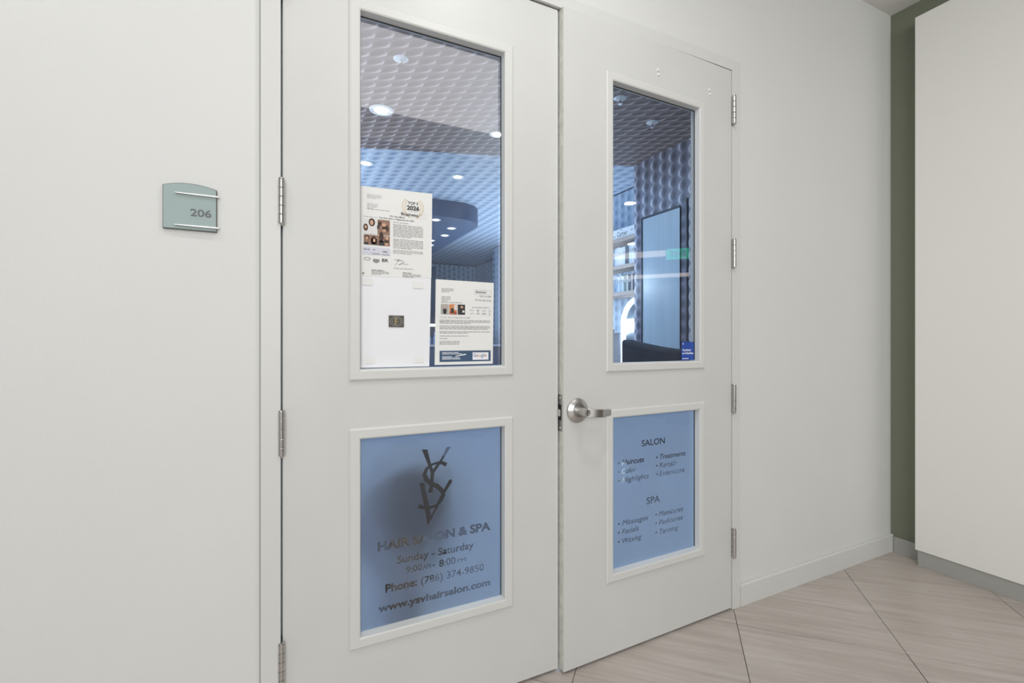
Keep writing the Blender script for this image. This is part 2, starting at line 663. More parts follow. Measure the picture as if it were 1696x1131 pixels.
fl = MB().box(-3.12, 12.12, -12.12, 0.03, -0.08, -0.0035).build('floor', M['grout'])
tag(fl, 'greige porcelain floor of large square tiles laid diagonally', 'floor', kind='structure')
tb = MB().box(-0.2985, 0.2985, -0.2985, 0.2985, -0.0034, 0.0)
tile0 = tb.build('tile', M['tile'], fl, bevel=0.0012, seg=1)
first = True
q2 = math.sqrt(2)
U0, V0 = 1.313, 1.1745
for i in range(-10, 16):
    for j in range(-12, 6):
        cu, cv = U0 + 0.6 * (i + 0.5), V0 + 0.6 * (j + 0.5)
        x, y = (cu + cv) / q2, (cv - cu) / q2
        if y > 0.43 or y < -4.2 or x < -3.3 or x > 5.2:
            continue
        if y > 0.02 and abs(y) > 0.42:
            continue
        if y > -0.40:
            # tiles cut by the walls: clipped to the floor line
            bm = bmesh.new()
            bm.from_mesh(tile0.data)
            bmesh.ops.rotate(bm, verts=bm.verts, cent=(0, 0, 0), matrix=Matrix.Rotation(-PI / 4, 3, 'Z'))
            bmesh.ops.translate(bm, verts=bm.verts, vec=(x, y, 0))
            g = bm.verts[:] + bm.edges[:] + bm.faces[:]
            r = bmesh.ops.bisect_plane(bm, geom=g, plane_co=(0, 0.03, 0), plane_no=(0, 1, 0), clear_outer=True)
            bmesh.ops.holes_fill(bm, edges=bm.edges[:])
            if len(bm.faces) < 4:
                bm.free()
                continue
            me = bpy.data.meshes.new('tile')
            bm.to_mesh(me)
            bm.free()
            me.materials.append(M['tile'])
            t = bpy.data.objects.new('tile', me)
            COL.objects.link(t)
            t.parent = fl
            continue
        if first:
            t = tile0
            first = False
        else:
            t = tile0.copy()
            COL.objects.link(t)
        t.location = (x, y, 0)
        t.rotation_euler = (0, 0, -PI / 4)

# far floor beyond the tiles that can be seen: a plain slab
# baseboards
bb = MB()
bb.prism([(0, 0), (0.0, 0.098), (0.004, 0.104), (0.006, 0.104), (0.006, 0.104), (0.006, 0)], 0, 1)


def baseboard(name, x0, x1, yface, ywall, h, material, label, cat='baseboard'):
    mb = MB()
    pts = [(ywall, 0), (yface, 0), (yface, h - 0.005), (yface + 0.005, h), (ywall, h)]
    a = [mb.bm.verts.new((x0, y, z)) for y, z in pts]
    b = [mb.bm.verts.new((x1, y, z)) for y, z in pts]
    mb.bm.faces.new(a)
    mb.bm.faces.new(b[::-1])
    for i in range(len(pts)):
        j = (i + 1) % len(pts)
        mb.bm.faces.new((a[j], a[i], b[i], b[j]))
    ob = mb.build(name, material, bevel=0.0015)
    return tag(ob, label, cat, kind='structure')


bb.bm.free()
baseboard('baseboard_front', 1.888, 3.178, -0.017, 0.0, 0.100, M['frame'], 'white painted baseboard running from the door frame to the corner')
baseboard('baseboard_left', -3.0, -0.052, -0.017, 0.0, 0.100, M['frame'], 'white painted baseboard under the room number plate')
o = MB().box(3.168, 3.18, -0.155, -0.02, 0, 0.088).build('baseboard_right', M['kick'], bevel=0.001)
tag(o, 'short grey baseboard in the olive recess', 'baseboard', kind='structure')

# big white wall panel
pn = empty('wall_panel', (3.09, -0.6, 0))
tag(pn, 'tall plain white panel standing proud of the olive wall with a grey toe board', 'wall panel')
MB().box(0.0, 0.088, -0.45, 0.444, 0.084, 2.968).build('panel_board', M['panel'], pn, bevel=0.0015)
MB().box(0.009, 0.088, -0.449, 0.436, 0.0, 0.083).build('toe_board', M['kick'], pn, bevel=0.001)

# ------------------------------------------------------------------ door frame
fr = MB()
FX0, FX1, FT = -0.050, 1.886, 2.487
OX0, OX1, OT = 0.0, 1.834, 2.440
fr.bm.faces.ensure_lookup_table()
for (x0, x1, z0, z1) in ((FX0, OX0, 0, FT), (OX1, FX1, 0, FT), (OX0, OX1, OT, FT)):
    fr.box(x0, x1, -0.015, 0.125, z0, z1)
# stops
fr.box(OX0, OX0 + 0.014, 0.048, 0.10, 0, OT)
fr.box(OX1 - 0.014, OX1, 0.048, 0.10, 0, OT)
fr.box(OX0, OX1, 0.048, 0.10, OT - 0.014, OT)
o = fr.build('trim_1', M['frame'], bevel=0.0018)
tag(o, 'off-white painted metal frame around the double doors', 'door frame', kind='structure')
o = MB().box(FX0 - 0.003, FX0, -0.0035, 0.0, 0, FT).box(FX1, FX1 + 0.002, -0.002, 0.0, 0.104, FT).build('caulk', mat('caulk_line', srgb(150, 150, 146), 0.7), o)  # grey lines painted where the proud frame shades the wall

# ------------------------------------------------------------------ doors
DT = 0.044
Z0, Z1 = 0.010, 2.436
LIT_UP = (1.097, 2.250)
LIT_LO = (0.288, 0.953)


def lite_ring(x0, x1, z0, z1):
    """mitred moulding around an opening, face proud of the door"""
    prof = [(0.0, 0.0), (0.0, -0.005), (0.005, -0.0085), (0.028, -0.0085), (0.0325, -0.006), (0.0345, 0.018),
            (0.0345, 0.0225), (0.022, 0.0225), (0.022, 0.0)]
    mb = MB()
    rings = []
    for t, y in prof:
        rings.append([mb.bm.verts.new((x0 + t, y, z0 + t)), mb.bm.verts.new((x1 - t, y, z0 + t)),
                      mb.bm.verts.new((x1 - t, y, z1 - t)), mb.bm.verts.new((x0 + t, y, z1 - t))])
    n = len(prof)
    for i in range(n):
        a, b = rings[i], rings[(i + 1) % n]
        for k in range(4):
            j = (k + 1) % 4
            mb.bm.faces.new((a[k], a[j], b[j], b[k]))
    return mb


def make_hinge(parent, x, z, s):
    """five-knuckle butt hinge, pin axis vertical; s = side of the leaf"""
    mb = MB()
    n = 5
    hh = 0.125
    r = 0.0085
    for k in range(n):
        za = z - hh / 2 + hh * k / n
        zb = za + hh / n - 0.0018
        mb.lathe([(r - 0.0005, za), (r, za + 0.0006), (r, zb - 0.0006), (r - 0.0005, zb)], (x, -0.0125, 0), n=20)
    mb.lathe([(r * 0.6, z - hh / 2), (r * 0.6, z + hh / 2)], (x, -0.0125, 0), n=12)
    h = mb.build('hinge', M['steel'], parent, smooth=True, angle=25)
    lf = MB().box(x - 0.0035, x - 0.0008, -0.013, 0.03, z - hh / 2, z + hh / 2)
    lf.box(x + 0.0008, x + 0.0035, -0.013, 0.03, z - hh / 2, z + hh / 2)
    lf.build('hinge_leaf', M['steel_dark'], h)
    pn_ = MB().lathe([(0.0, z - hh / 2 - 0.008), (0.003, z - hh / 2 - 0.006), (0.005, z - hh / 2)], (x, -0.0125, 0), n=12)
    pn_.lathe([(0.0075, z + hh / 2), (0.0072, z + hh / 2 + 0.003), (0.0, z + hh / 2 + 0.004)], (x, -0.0125, 0), n=16)
    pn_.build('hinge_pin', M['steel'], h, smooth=True)
    return h


def make_door(name, loc, rz, s, w, outer, label, glass_mat):
    """leaf in local space: hinge at x=0, extends to s*w; outer = near/far distance of the glazing moulding"""
    d = empty(name, loc, rz)
    tag(d, label, 'door', kind='structure')
    X = lambda a: s * a
    xa, xb = sorted((X(0.002), X(w)))
    lx0, lx1 = sorted((X(outer[0]), X(outer[1])))
    holes = []
    for z0, z1 in (LIT_UP, LIT_LO):
        holes.append((lx0 + 0.022, lx1 - 0.022, z0 + 0.022, z1 - 0.022))
    leaf = slab([xa, xb], [Z0, Z1], holes, 0.0, DT).build('door_leaf', M['door'], d, bevel=0.0012, seg=1)
    panes = []
    for k, (z0, z1) in enumerate((LIT_UP, LIT_LO)):
        lite_ring(lx0, lx1, z0, z1).build('glazing_frame', M['frame'], d, bevel=0.0006, seg=1)
        t = 0.030
        p = MB().quad([(lx0 + t, 0.022, z0 + t), (lx1 - t, 0.022, z0 + t), (lx1 - t, 0.022, z1 - t), (lx0 + t, 0.022, z1 - t)])
        pane = p.build('glass_pane', glass_mat if k == 0 else M['glass'], d)
        panes.append(pane)
        g = MB()
        a, b = 0.0345, 0.0368
        for (p0, p1, r0, r1) in ((lx0 + a, lx1 - a, z1 - b, z1 - a),
                                 (lx0 + a, lx0 + b, z0 + b, z1 - b), (lx1 - b, lx1 - a, z0 + b, z1 - b)):
            g.box(p0, p1, 0.0185, 0.0215, r0, r1)
        g.build('glazing_tape', M['gasket'], d)
        # moulding on the salon side
        slab([lx0, lx1], [z0, z1], [(lx0 + 0.0225, lx1 - 0.0225, z0 + 0.0225, z1 - 0.0225)], DT, DT + 0.006).build('glazing_frame', M['frame'], d)
    for z in (0.305, 0.957, 1.610, 2.255):
        make_hinge(d, X(-0.001), z, s)
    return d, (lx0, lx1), panes


d1, l1, _ = make_door('door_1', (0.003, -0.004, 0), 0.0, 1, 0.915, (0.181, 0.728),
                      'white glazed door with papers taped to its upper pane', M['glass_hazy'])
d2, l2, _ = make_door('door_2', (1.8305, -0.014, 0), R(1.2), -1, 0.906, (0.180, 0.716),
                      'white glazed door with a steel lever handle standing slightly ajar', M['glass'])

# worn steel edge channel and latch on the ajar door
e = MB().box(-0.9066, -0.906, 0.002, 0.042, Z0, Z1).build('edge_channel', M['bare_metal'], d2)
lt = MB().box(-0.9085, -0.9066, 0.010, 0.034, 0.885, 1.020).build('latch_plate', M['steel_dark'], d2, bevel=0.0006)
MB().prism([(-0.9205, 0.0), (-0.9085, 0.0), (-0.9085, 0.02), (-0.9205, 0.008)], 0.0, 0.001)
lb = MB()
lb.box(-0.917, -0.9085, 0.014, 0.030, 0.940, 0.966)
lb.build('latch_bolt', M['steel'], lt, bevel=0.002)
ls = MB()
for z in (0.897, 1.008):
    ls.lathe([(0.0042, -0.9085), (0.0036, -0.9097), (0.0, -0.9099)], (0, 0.022, z), axis='x', n=14)
ls.build('latch_screw', M['steel'], lt, smooth=True)
MB().box(-0.9092, -0.9085, 0.013, 0.031, 0.925, 0.983).build('latch_opening', M['black'], lt)
# strike lip on the fixed door
st = MB().box(0.9152, 0.9168, 0.004, 0.034, 0.875, 1.025).build('strike_plate', M['steel_dark'], d1, bevel=0.0006)

# lever handle
hx, hz = -0.848, 0.960
hn = MB()
hn.lathe([(0.046, 0.0), (0.0462, -0.003), (0.0445, -0.007), (0.030, -0.0165), (0.0245, -0.018), (0.0225, -0.018),
          (0.0225, -0.021), (0.0175, -0.021), (0.0165, -0.020)], (hx, 0, hz), axis='y', n=64)
handle = hn.build('door_handle', M['steel'], d2, smooth=True, angle=25)
MB().lathe([(0.0150, -0.018), (0.0150, -0.040), (0.0135, -0.052), (0.0125, -0.064), (0.0118, -0.066), (0.0095, -0.066)],
           (hx, 0, hz), axis='y', n=40).build('handle_neck', M['steel'], handle, smooth=True, angle=30)


def lev(t):
    hh = 0.0158 - 0.0035 * t
    tt = 0.0045 - 0.0012 * t
    if t > 0.93:
        hh *= 0.86
    return [(-tt, -hh), (tt, -hh), (tt, hh), (-tt, hh)]


path = []
for i in range(15):
    t = i / 14
    path.append((hx + 0.006 + 0.114 * t, -0.055 - 0.018 * math.sin(PI * min(1, t * 1.15)) + 0.010 * t * t, hz - 0.002 - 0.008 * t))
MB().sweep(path, lev).build('lever', M['steel'], handle, smooth=True, bevel=0.0014, angle=30)
MB().lathe([(0.0092, -0.064), (0.0092, -0.0672), (0.0070, -0.0678), (0.0066, -0.0655), (0.0, -0.0655)], (hx, 0, hz), axis='y', n=32) \
    .build('key_cylinder', M['steel'], handle, smooth=True, angle=30)
MB().box(hx - 0.0009, hx + 0.0009, -0.0661, -0.0655, hz - 0.0045, hz + 0.0045).build('keyhole', M['black'], handle)

# screw caps on the ajar door, two pairs
for cx, cz in ((-0.448, 2.322), (-0.4455, 2.303), (-0.1485, 2.313), (-0.1425, 2.296)):
    MB().lathe([(0.0060, 0.0), (0.0058, -0.003), (0.0042, -0.0055), (0.0, -0.0065)], (cx, 0, cz), axis='y', n=20) \
        .build('screw_cap', M['cap'], d2, smooth=True)

# ------------------------------------------------------------------ frosted film with letters cut out


def cut_film(name, x0, x1, z0, z1, y, texts, polys, parent, dx=0.0, flip=None):
    """film sheet on the pane; texts (s,x0,x1,z,h,bold,shear) and polygons are cut clean through it"""
    th = 0.0016
    f = MB().box(x0, x1, y, y + th, z0, z1).build(name, M['frost'], None)
    cut = bmesh.new()
    fx = flip or (lambda a: a)
    for it in texts:
        s, a, b, z, h = it[:5]
        bold = it[5] if len(it) > 5 else 0.0
        sh = it[6] if len(it) > 6 else 0.0
        add_text(cut, s, fx(a), fx(b), z, h, y + th / 2, bold, sh, thick=th * 6)
    bmesh.ops.remove_doubles(cut, verts=cut.verts, dist=1e-6)
    for pg in polys:
        q = MB()
        q.prism([(fx(a), b) for a, b in pg], y - th * 2.5, y + th * 3.5)
        bmesh.ops.recalc_face_normals(q.bm, faces=q.bm.faces)
        tmp = bpy.data.meshes.new('t')
        q.bm.to_mesh(tmp)
        cut.from_mesh(tmp)
        bpy.data.meshes.remove(tmp)
    bmesh.ops.recalc_face_normals(cut, faces=cut.faces)
    cm = bpy.data.meshes.new('cut')
    cut.to_mesh(cm)
    cut.free()
    co = bpy.data.objects.new('cut', cm)
    COL.objects.link(co)
    md = f.modifiers.new('b', 'BOOLEAN')
    md.object = co
    md.operation = 'DIFFERENCE'
    md.solver = 'EXACT'
    md.use_self = True
    dg = bpy.context.evaluated_depsgraph_get()
    dg.update()
    me = bpy.data.meshes.new_from_object(f.evaluated_get(dg))
    # keep only the front skin: a film is a single thin sheet
    bm = bmesh.new()
    bm.from_mesh(me)
    kill = [fc for fc in bm.faces if not (fc.normal.y < -0.9 and abs(fc.calc_center_median().y - y) < th * 0.3)]
    bmesh.ops.delete(bm, geom=kill, context='FACES')
    bm.to_mesh(me)
    bm.free()
    me.materials.clear()
    me.materials.append(M['frost'])
    f.modifiers.clear()
    f.data = me
    bpy.data.objects.remove(co)
    f.parent = parent
    return f


def stroke(pts, closed=False):
    """list of (x,z,width) to quads"""
    L_, R_ = [], []
    n = len(pts)
    for i in range(n):
        a = Vector(pts[max(i - 1, 0)][:2])
        b = Vector(pts[min(i + 1, n - 1)][:2])
        t = (b - a).normalized()
        nn = Vector((-t.y, t.x)) * pts[i][2] / 2
        p = Vector(pts[i][:2])
        L_.append(tuple(p + nn))
        R_.append(tuple(p - nn))
    return L_ + R_[::-1]


LOGO = [
    [(0.413, 0.863), (0.432, 0.861), (0.443, 0.817), (0.455, 0.783), (0.452, 0.75), (0.449, 0.718), (0.434, 0.719), (0.441, 0.746), (0.443, 0.783), (0.433, 0.813)],
    [(0.499, 0.863), (0.513, 0.862), (0.484, 0.822), (0.468, 0.798), (0.4552, 0.782), (0.449, 0.79), (0.464, 0.81), (0.477, 0.823)],
    stroke([(a, b, k * 0.00026) for a, b, k in [(0.497, 0.803, 50), (0.484, 0.811, 45), (0.467, 0.814, 28), (0.448, 0.81, 28), (0.43, 0.799, 42), (0.422, 0.78, 56), (0.428, 0.763, 60), (0.444, 0.747, 55), (0.464, 0.737, 58), (0.480, 0.721, 56), (0.487, 0.703, 50), (0.479, 0.687, 42), (0.464, 0.673, 34), (0.443, 0.669, 32), (0.421, 0.672, 40), (0.402, 0.68, 60)]]),
    [(0.406, 0.754), (0.421, 0.753), (0.446, 0.634), (0.433, 0.6112), (0.42, 0.681)],
    [(0.507, 0.752), (0.523, 0.7521), (0.496, 0.715), (0.464, 0.661), (0.446, 0.631), (0.433, 0.611), (0.436, 0.624), (0.456, 0.665), (0.486, 0.719)],
]
left_text = [
    ('HAIR SALON & SPA', 0.272, 0.657, 0.559, 0.0285, 0.042),
    ('Sunday - Saturday', 0.334, 0.594, 0.5065, 0.025, 0.022),
    ('9:00', 0.362, 0.413, 0.4705, 0.0215, 0.008),
    ('AM', 0.417, 0.443, 0.4705, 0.0145, 0.0),
    ('-', 0.449, 0.458, 0.4705, 0.0215, 0.01),
    ('8:00', 0.472, 0.529, 0.4675, 0.0235, 0.012),
    ('PM', 0.535, 0.566, 0.4675, 0.0145, 0.0),
    ('Phone:', 0.296, 0.398, 0.4235, 0.026, 0.042),
    ('(786) 374-9850', 0.411, 0.632, 0.4225, 0.025, 0.008),
    ('www.ysvhairsalon.com', 0.274, 0.656, 0.366, 0.0235, 0.040),
]
t = 0.030
to1 = lambda a: a - 0.003
cut_film('frosted_film', l1[0] + t, l1[1] - t, LIT_LO[0] + t, LIT_LO[1] - t, 0.0245,
         left_text, LOGO, d1, flip=to1)['label'] = 'frosted blue film with the salon monogram, hours and phone cut out of it'
IT = 0.22
right_text = [
    ('SALON', 1.319, 1.446, 0.787, 0.0265, 0.012),
    ('• Haircuts', 1.196, 1.332, 0.7235, 0.0215, 0.02, IT),
    ('• Color', 1.196, 1.291, 0.6885, 0.0215, 0.006, IT),
    ('• Highlights', 1.196, 1.358, 0.6535, 0.0215, 0.006, IT),
    ('• Treatments', 1.397, 1.567, 0.7235, 0.0215, 0.010, IT),
    ('• Keratin', 1.397, 1.514, 0.6885, 0.0215, 0.006, IT),
    ('• Extentions', 1.397, 1.560, 0.6535, 0.0215, 0.006, IT),
    ('SPA', 1.345, 1.418, 0.547, 0.029, 0.012),
    ('• Massages', 1.196, 1.354, 0.4835, 0.0215, 0.006, IT),
    ('• Facials', 1.196, 1.303, 0.4485, 0.0215, 0.006, IT),
    ('• Waxing', 1.196, 1.318, 0.4120, 0.0215, 0.006, IT),
    ('• Manicures', 1.393, 1.553, 0.4865, 0.0215, 0.006, IT),
    ('• Pedicures', 1.393, 1.550, 0.4505, 0.0215, 0.006, IT),
    ('• Tanning', 1.393, 1.523, 0.4120, 0.0215, 0.006, IT),
]
to2 = lambda a: a - 1.8305
cut_film('frosted_film', l2[0] + t, l2[1] - t, LIT_LO[0] + t, LIT_LO[1] - t, 0.0245,
         right_text, [], d2, flip=to2)['label'] = 'frosted blue film listing salon and spa services in cut-out letters'

# ------------------------------------------------------------------ sheets taped to the upper pane of door_1
YP = 0.016   # just in front of the glass (glass at y=0.018 in world)


def sheet(name, corners, material, label, cat, back=0.0):
    """corners TL,TR,BR,BL in x,z; slight sag so the paper is not a perfect plane"""
    mb = MB()
    nx, nz = 8, 10
    TL, TR, BR, BL = corners
    P = {}
    for i in range(nx + 1):
        for j in range(nz + 1):
            u, v = i / nx, j / nz
            top = Vector(TL).lerp(Vector(TR), u)
            bot = Vector(BL).lerp(Vector(BR), u)
            p = bot.lerp(top, v)
            yy = YP + back - 0.0006 * math.sin(PI * v * 2.0) ** 2 * (0.5 + 0.5 * math.sin(5 * u))
            for k in (0, 1):
                P[i, j, k] = mb.bm.verts.new((p.x, yy + 0.0002 * k, p.y))
    for i in range(nx):
        for j in range(nz):
            mb.bm.faces.new((P[i, j, 0], P[i + 1, j, 0], P[i + 1, j + 1, 0], P[i, j + 1, 0]))
            mb.bm.faces.new((P[i, j + 1, 1], P[i + 1, j + 1, 1], P[i + 1, j, 1], P[i, j, 1]))
    for i in range(nx):
        for j in (0, nz):
            mb.bm.faces.new((P[i, j, 0], P[i, j, 1], P[i + 1, j, 1], P[i + 1, j, 0]))
    for j in range(nz):
        for i in (0, nx):
            mb.bm.faces.new((P[i, j, 0], P[i, j + 1, 0], P[i, j + 1, 1], P[i, j, 1]))
    s = empty(name, (0, 0, 0))
    tag(s, label, cat)
    ob = mb.build('paper', material, s)
    return s


def rects(name, material, parent, lst, y):
    mb = MB()
    for x0, x1, z0, z1 in lst:
        mb.quad([(x0, y, z0), (x1, y, z0), (x1, y, z1), (x0, y, z1)])
    ob = mb.build(name, material, parent)
    if len(lst) > 1:
        ob['kind'] = 'stuff'
    return ob


def disc(mb, cx, cz, rx, rz, y, n=16):
    mb.bm.faces.new([mb.bm.verts.new((cx + rx * math.cos(2 * PI * i / n), y, cz + rz * math.sin(2 * PI * i / n))) for i in range(n)])


YI = YP - 0.0012


class Page:
    def __init__(self, root, x0, x1, z0, z1):
        self.r, self.x0, self.x1, self.z0, self.z1 = root, x0, x1, z0, z1

    def X(self, u):
        return self.x0 + (self.x1 - self.x0) * u

    def Z(self, v):          # v from the top
        return self.z1 - (self.z1 - self.z0) * v

    def rect(self, name, m, lst, lift=0):
        if name in ('photo_print', 'tape', 'printed_emblem'):
            for q in lst:
                rects(name, M[m], self.r, [(self.X(q[0]), self.X(q[1]), self.Z(q[3]), self.Z(q[2]))], YI - lift * 0.0003)
            return None
        return rects(name, M[m], self.r, [(self.X(a), self.X(b), self.Z(d), self.Z(c)) for a, b, c, d in lst], YI - lift * 0.0003)

    def text(self, items, m, lift=0, name='printed_heading'):
        return lettering(name, M[m], self.r, [(s, self.X(a), self.X(b), self.Z(v), (self.z1 - self.z0) * h, bold) for s, a, b, v, h, bold in items], YI - lift * 0.0003)

    def disc(self, name, m, lst, lift=0):
        for a, v, rx, rz in lst:
            mb = MB()
            disc(mb, self.X(a), self.Z(v), (self.x1 - self.x0) * rx, (self.z1 - self.z0) * rz, YI - lift * 0.0003)
            mb.build(name, M[m], self.r)

    def lines(self, m, u0, u1, v0, n, dv, h=0.0035, short=0.6, name='printed_lines'):
        out = []
        for k in range(n):
            v = v0 + dv * k
            e_ = u1 if k < n - 1 else u0 + (u1 - u0) * short
            a = u0
            while a < e_ - 0.01:
                b = min(e_, a + random.uniform(0.03, 0.09))
                out.append((a, b, v, v + h))
                a = b + 0.010
        return self.rect(name, m, out)


# sheet one: award letter, top of the pane
s1 = sheet('award_letter', [(0.216, 1.694), (0.447, 1.700), (0.444, 1.4235), (0.216, 1.416)], M['paper'],
           'printed award letter with a gold laurel and photo collage, taped highest on the glass', 'paper')
p = Page(s1, 0.216, 0.446, 1.419, 1.698)
p.text([('TOP 3', 0.655, 0.795, 0.150, 0.031, 0.02), ('2026', 0.640, 0.815, 0.213, 0.048, 0.035)], 'ink_dark')
p.text([('Business', 0.56, 0.795, 0.285, 0.034, 0.012)], 'ink_dark')
p.text([('YSV Hair Miami', 0.40, 0.61, 0.320, 0.016, 0.01), ('Top Hair Salon in Edgewater for 2026', 0.26, 0.74, 0.348, 0.016, 0.01)], 'ink_dark')
mb = MB()
for sg in (-1, 1):
    for k in range(9):
        a = R(28 + k * 13)
        cx, cz = 0.725 + sg * 0.13 * math.sin(a), 0.185 + 0.12 * math.cos(a)
        for rr in (-0.018, 0.018):
            disc(mb, p.X(cx + rr * math.sin(a) * sg), p.Z(cz) + rr * 0.1, 0.0034, 0.0018, YI, 8)
mb.build('laurel_wreath', M['gold'], s1)
p.rect('printed_rule', 'ink_light', [(0.67, 0.79, 0.228, 0.231), (0.55, 0.93, 0.262, 0.2635), (0.55, 0.93, 0.298, 0.2995)])
p.lines('ink_light', 0.10, 0.30, 0.095, 4, 0.013, 0.004)
p.lines('ink_light', 0.10, 0.24, 0.195, 5, 0.013, 0.004)
p.lines('ink', 0.10, 0.40, 0.256, 1, 0.01, 0.004, 1.0)
p.lines('ink_light', 0.05, 0.24, 0.342, 1, 0.01, 0.005, 1.0)
p.lines('ink', 0.45, 0.66, 0.375, 1, 0.012, 0.0045, 1.0)
p.lines('ink', 0.45, 0.87, 0.400, 9, 0.0165, 0.005)
p.lines('ink', 0.45, 0.87, 0.565, 7, 0.0165, 0.005)
p.lines('ink', 0.45, 0.87, 0.690, 3, 0.0165, 0.005)
# photo collage
p.rect('photo_print', 'white_ph', [(0.06, 0.225, 0.365, 0.535)])
p.rect('photo_print', 'brown_ph', [(0.24, 0.405, 0.365, 0.535), (0.06, 0.405, 0.545, 0.655)])
p.disc('photo_print', 'hair', [(0.165, 0.405, 0.042, 0.045), (0.085, 0.465, 0.03, 0.04), (0.345, 0.46, 0.045, 0.04), (0.27, 0.41, 0.025, 0.025), (0.10, 0.575, 0.03, 0.025), (0.19, 0.60, 0.035, 0.045), (0.29, 0.56, 0.03, 0.06), (0.36, 0.60, 0.03, 0.03)], 1)
p.disc('photo_print', 'skin', [(0.162, 0.408, 0.022, 0.028), (0.085, 0.462, 0.015, 0.018), (0.325, 0.42, 0.03, 0.02), (0.33, 0.485, 0.028, 0.014), (0.10, 0.583, 0.018, 0.017), (0.365, 0.57, 0.02, 0.02), (0.36, 0.635, 0.02, 0.015)], 2)
p.rect('photo_print', 'dark_ph', [(0.155, 0.235, 0.585, 0.65), (0.255, 0.33, 0.60, 0.655), (0.06, 0.12, 0.63, 0.655), (0.235, 0.265, 0.43, 0.47)], 1)
p.disc('photo_print', 'skin', [(0.195, 0.605, 0.018, 0.02)], 3)
p.rect('print_band', 'lilac', [(0.05, 0.41, 0.680, 0.765)])
p.lines('ink', 0.06, 0.14, 0.705, 1, 0.01, 0.006, 1.0)
p.lines('ink', 0.18, 0.22, 0.705, 1, 0.01, 0.006, 1.0)
p.lines('ink', 0.31, 0.39, 0.718, 1, 0.01, 0.008, 1.0)
p.rect('printed_emblem', 'ink', [(0.17, 0.27, 0.748, 0.756), (0.30, 0.395, 0.752, 0.758)], 1)
p.text([('BR', 0.30, 0.385, 0.835, 0.036, 0.02)], 'ink_dark')
mb = MB()
mb.prism([(p.X(0.18), p.Z(0.81)), (p.X(0.265), p.Z(0.81)), (p.X(0.265), p.Z(0.838)), (p.X(0.222), p.Z(0.856)), (p.X(0.18), p.Z(0.838))], YI, YI + 0.0002)
mb.build('printed_emblem', M['ink'], s1)
mb = MB()
for k in range(20):
    a, b = 2 * PI * k / 20, 2 * PI * (k + 1) / 20
    pts = []
    for ang, f in ((a, 1), (b, 1), (b, 0.75), (a, 0.75)):
        pts.append((p.X(0.105 + 0.042 * f * math.cos(ang)), YI, p.Z(0.812 + 0.018 * f * math.sin(ang))))
    mb.quad(pts)
mb.build('printed_emblem', M['ink'], s1)
# signature
mb = MB()
sg = [(0.47, 0.870), (0.50, 0.84), (0.53, 0.80), (0.50, 0.815), (0.58, 0.805), (0.60, 0.82), (0.55, 0.845), (0.52, 0.86), (0.56, 0.845), (0.60, 0.838), (0.60, 0.848), (0.66, 0.842)]
for a, b in zip(sg, sg[1:]):
    A, B_ = Vector((p.X(a[0]), p.Z(a[1]))), Vector((p.X(b[0]), p.Z(b[1])))
    nn = (B_ - A).normalized()
    nn = Vector((-nn.y, nn.x)) * 0.00035
    mb.quad([(A.x + nn.x, YI, A.y + nn.y), (A.x - nn.x, YI, A.y - nn.y), (B_.x - nn.x, YI, B_.y - nn.y), (B_.x + nn.x, YI, B_.y + nn.y)])
mb.build('signature', M['ink_dark'], s1)
p.lines('ink', 0.46, 0.57, 0.798, 1, 0.01, 0.004, 1)
p.lines('ink', 0.46, 0.73, 0.895, 1, 0.01, 0.005, 1)
p.lines('ink', 0.16, 0.33, 0.930, 1, 0.01, 0.009, 1)
p.lines('ink', 0.16, 0.40, 0.948, 3, 0.014, 0.005)
p.lines('ink', 0.58, 0.72, 0.940, 1, 0.01, 0.008, 1)
p.lines('ink', 0.58, 0.84, 0.958, 3, 0.014, 0.005)
p.rect('printed_mark', 'ink', [(0.04, 0.065, 0.965, 0.985)])

# sheet two: plain sheet with a small dark badge
s2 = sheet('white_sheet', [(0.216, 1.4215), (0.4435, 1.4275), (0.437, 1.134), (0.216, 1.134)], M['paper2'],
           'blank white sheet with a small dark badge in its middle, below the award letter', 'paper', back=0.0007)
p = Page(s2, 0.216, 0.440, 1.136, 1.418)
p.rect('badge_print', 'badge', [(0.40, 0.615, 0.427, 0.558)])
mb = MB()
for rr, rz_ in ((0.088, 0.054), (0.062, 0.040)):
    for k in range(28):
        a, b = 2 * PI * k / 28, 2 * PI * (k + 1) / 28
        pts = []
        for ang, f in ((a, 1), (b, 1), (b, 0.95), (a, 0.95)):
            pts.append((p.X(0.508 + rr * f * math.cos(ang)), YI - 0.0003, p.Z(0.493 + rz_ * f * math.sin(ang))))
        mb.quad(pts)
mb.build('badge_ring', M['ink_light'], s2)
mb = MB()
for pg in LOGO:
    mb.prism([(p.X(0.508) + (a - 0.463) * 0.11, p.Z(0.493) + (b - 0.738) * 0.11) for a, b in pg], YI - 0.0004, YI - 0.0002)
mb.build('badge_monogram', M['gold_dark'], s2)
p.rect('tape', 'paper', [(0.04, 0.18, 0.03, 0.10), (0.74, 0.90, 0.04, 0.11), (0.06, 0.2, 0.90, 0.96), (0.76, 0.9, 0.90, 0.96)])

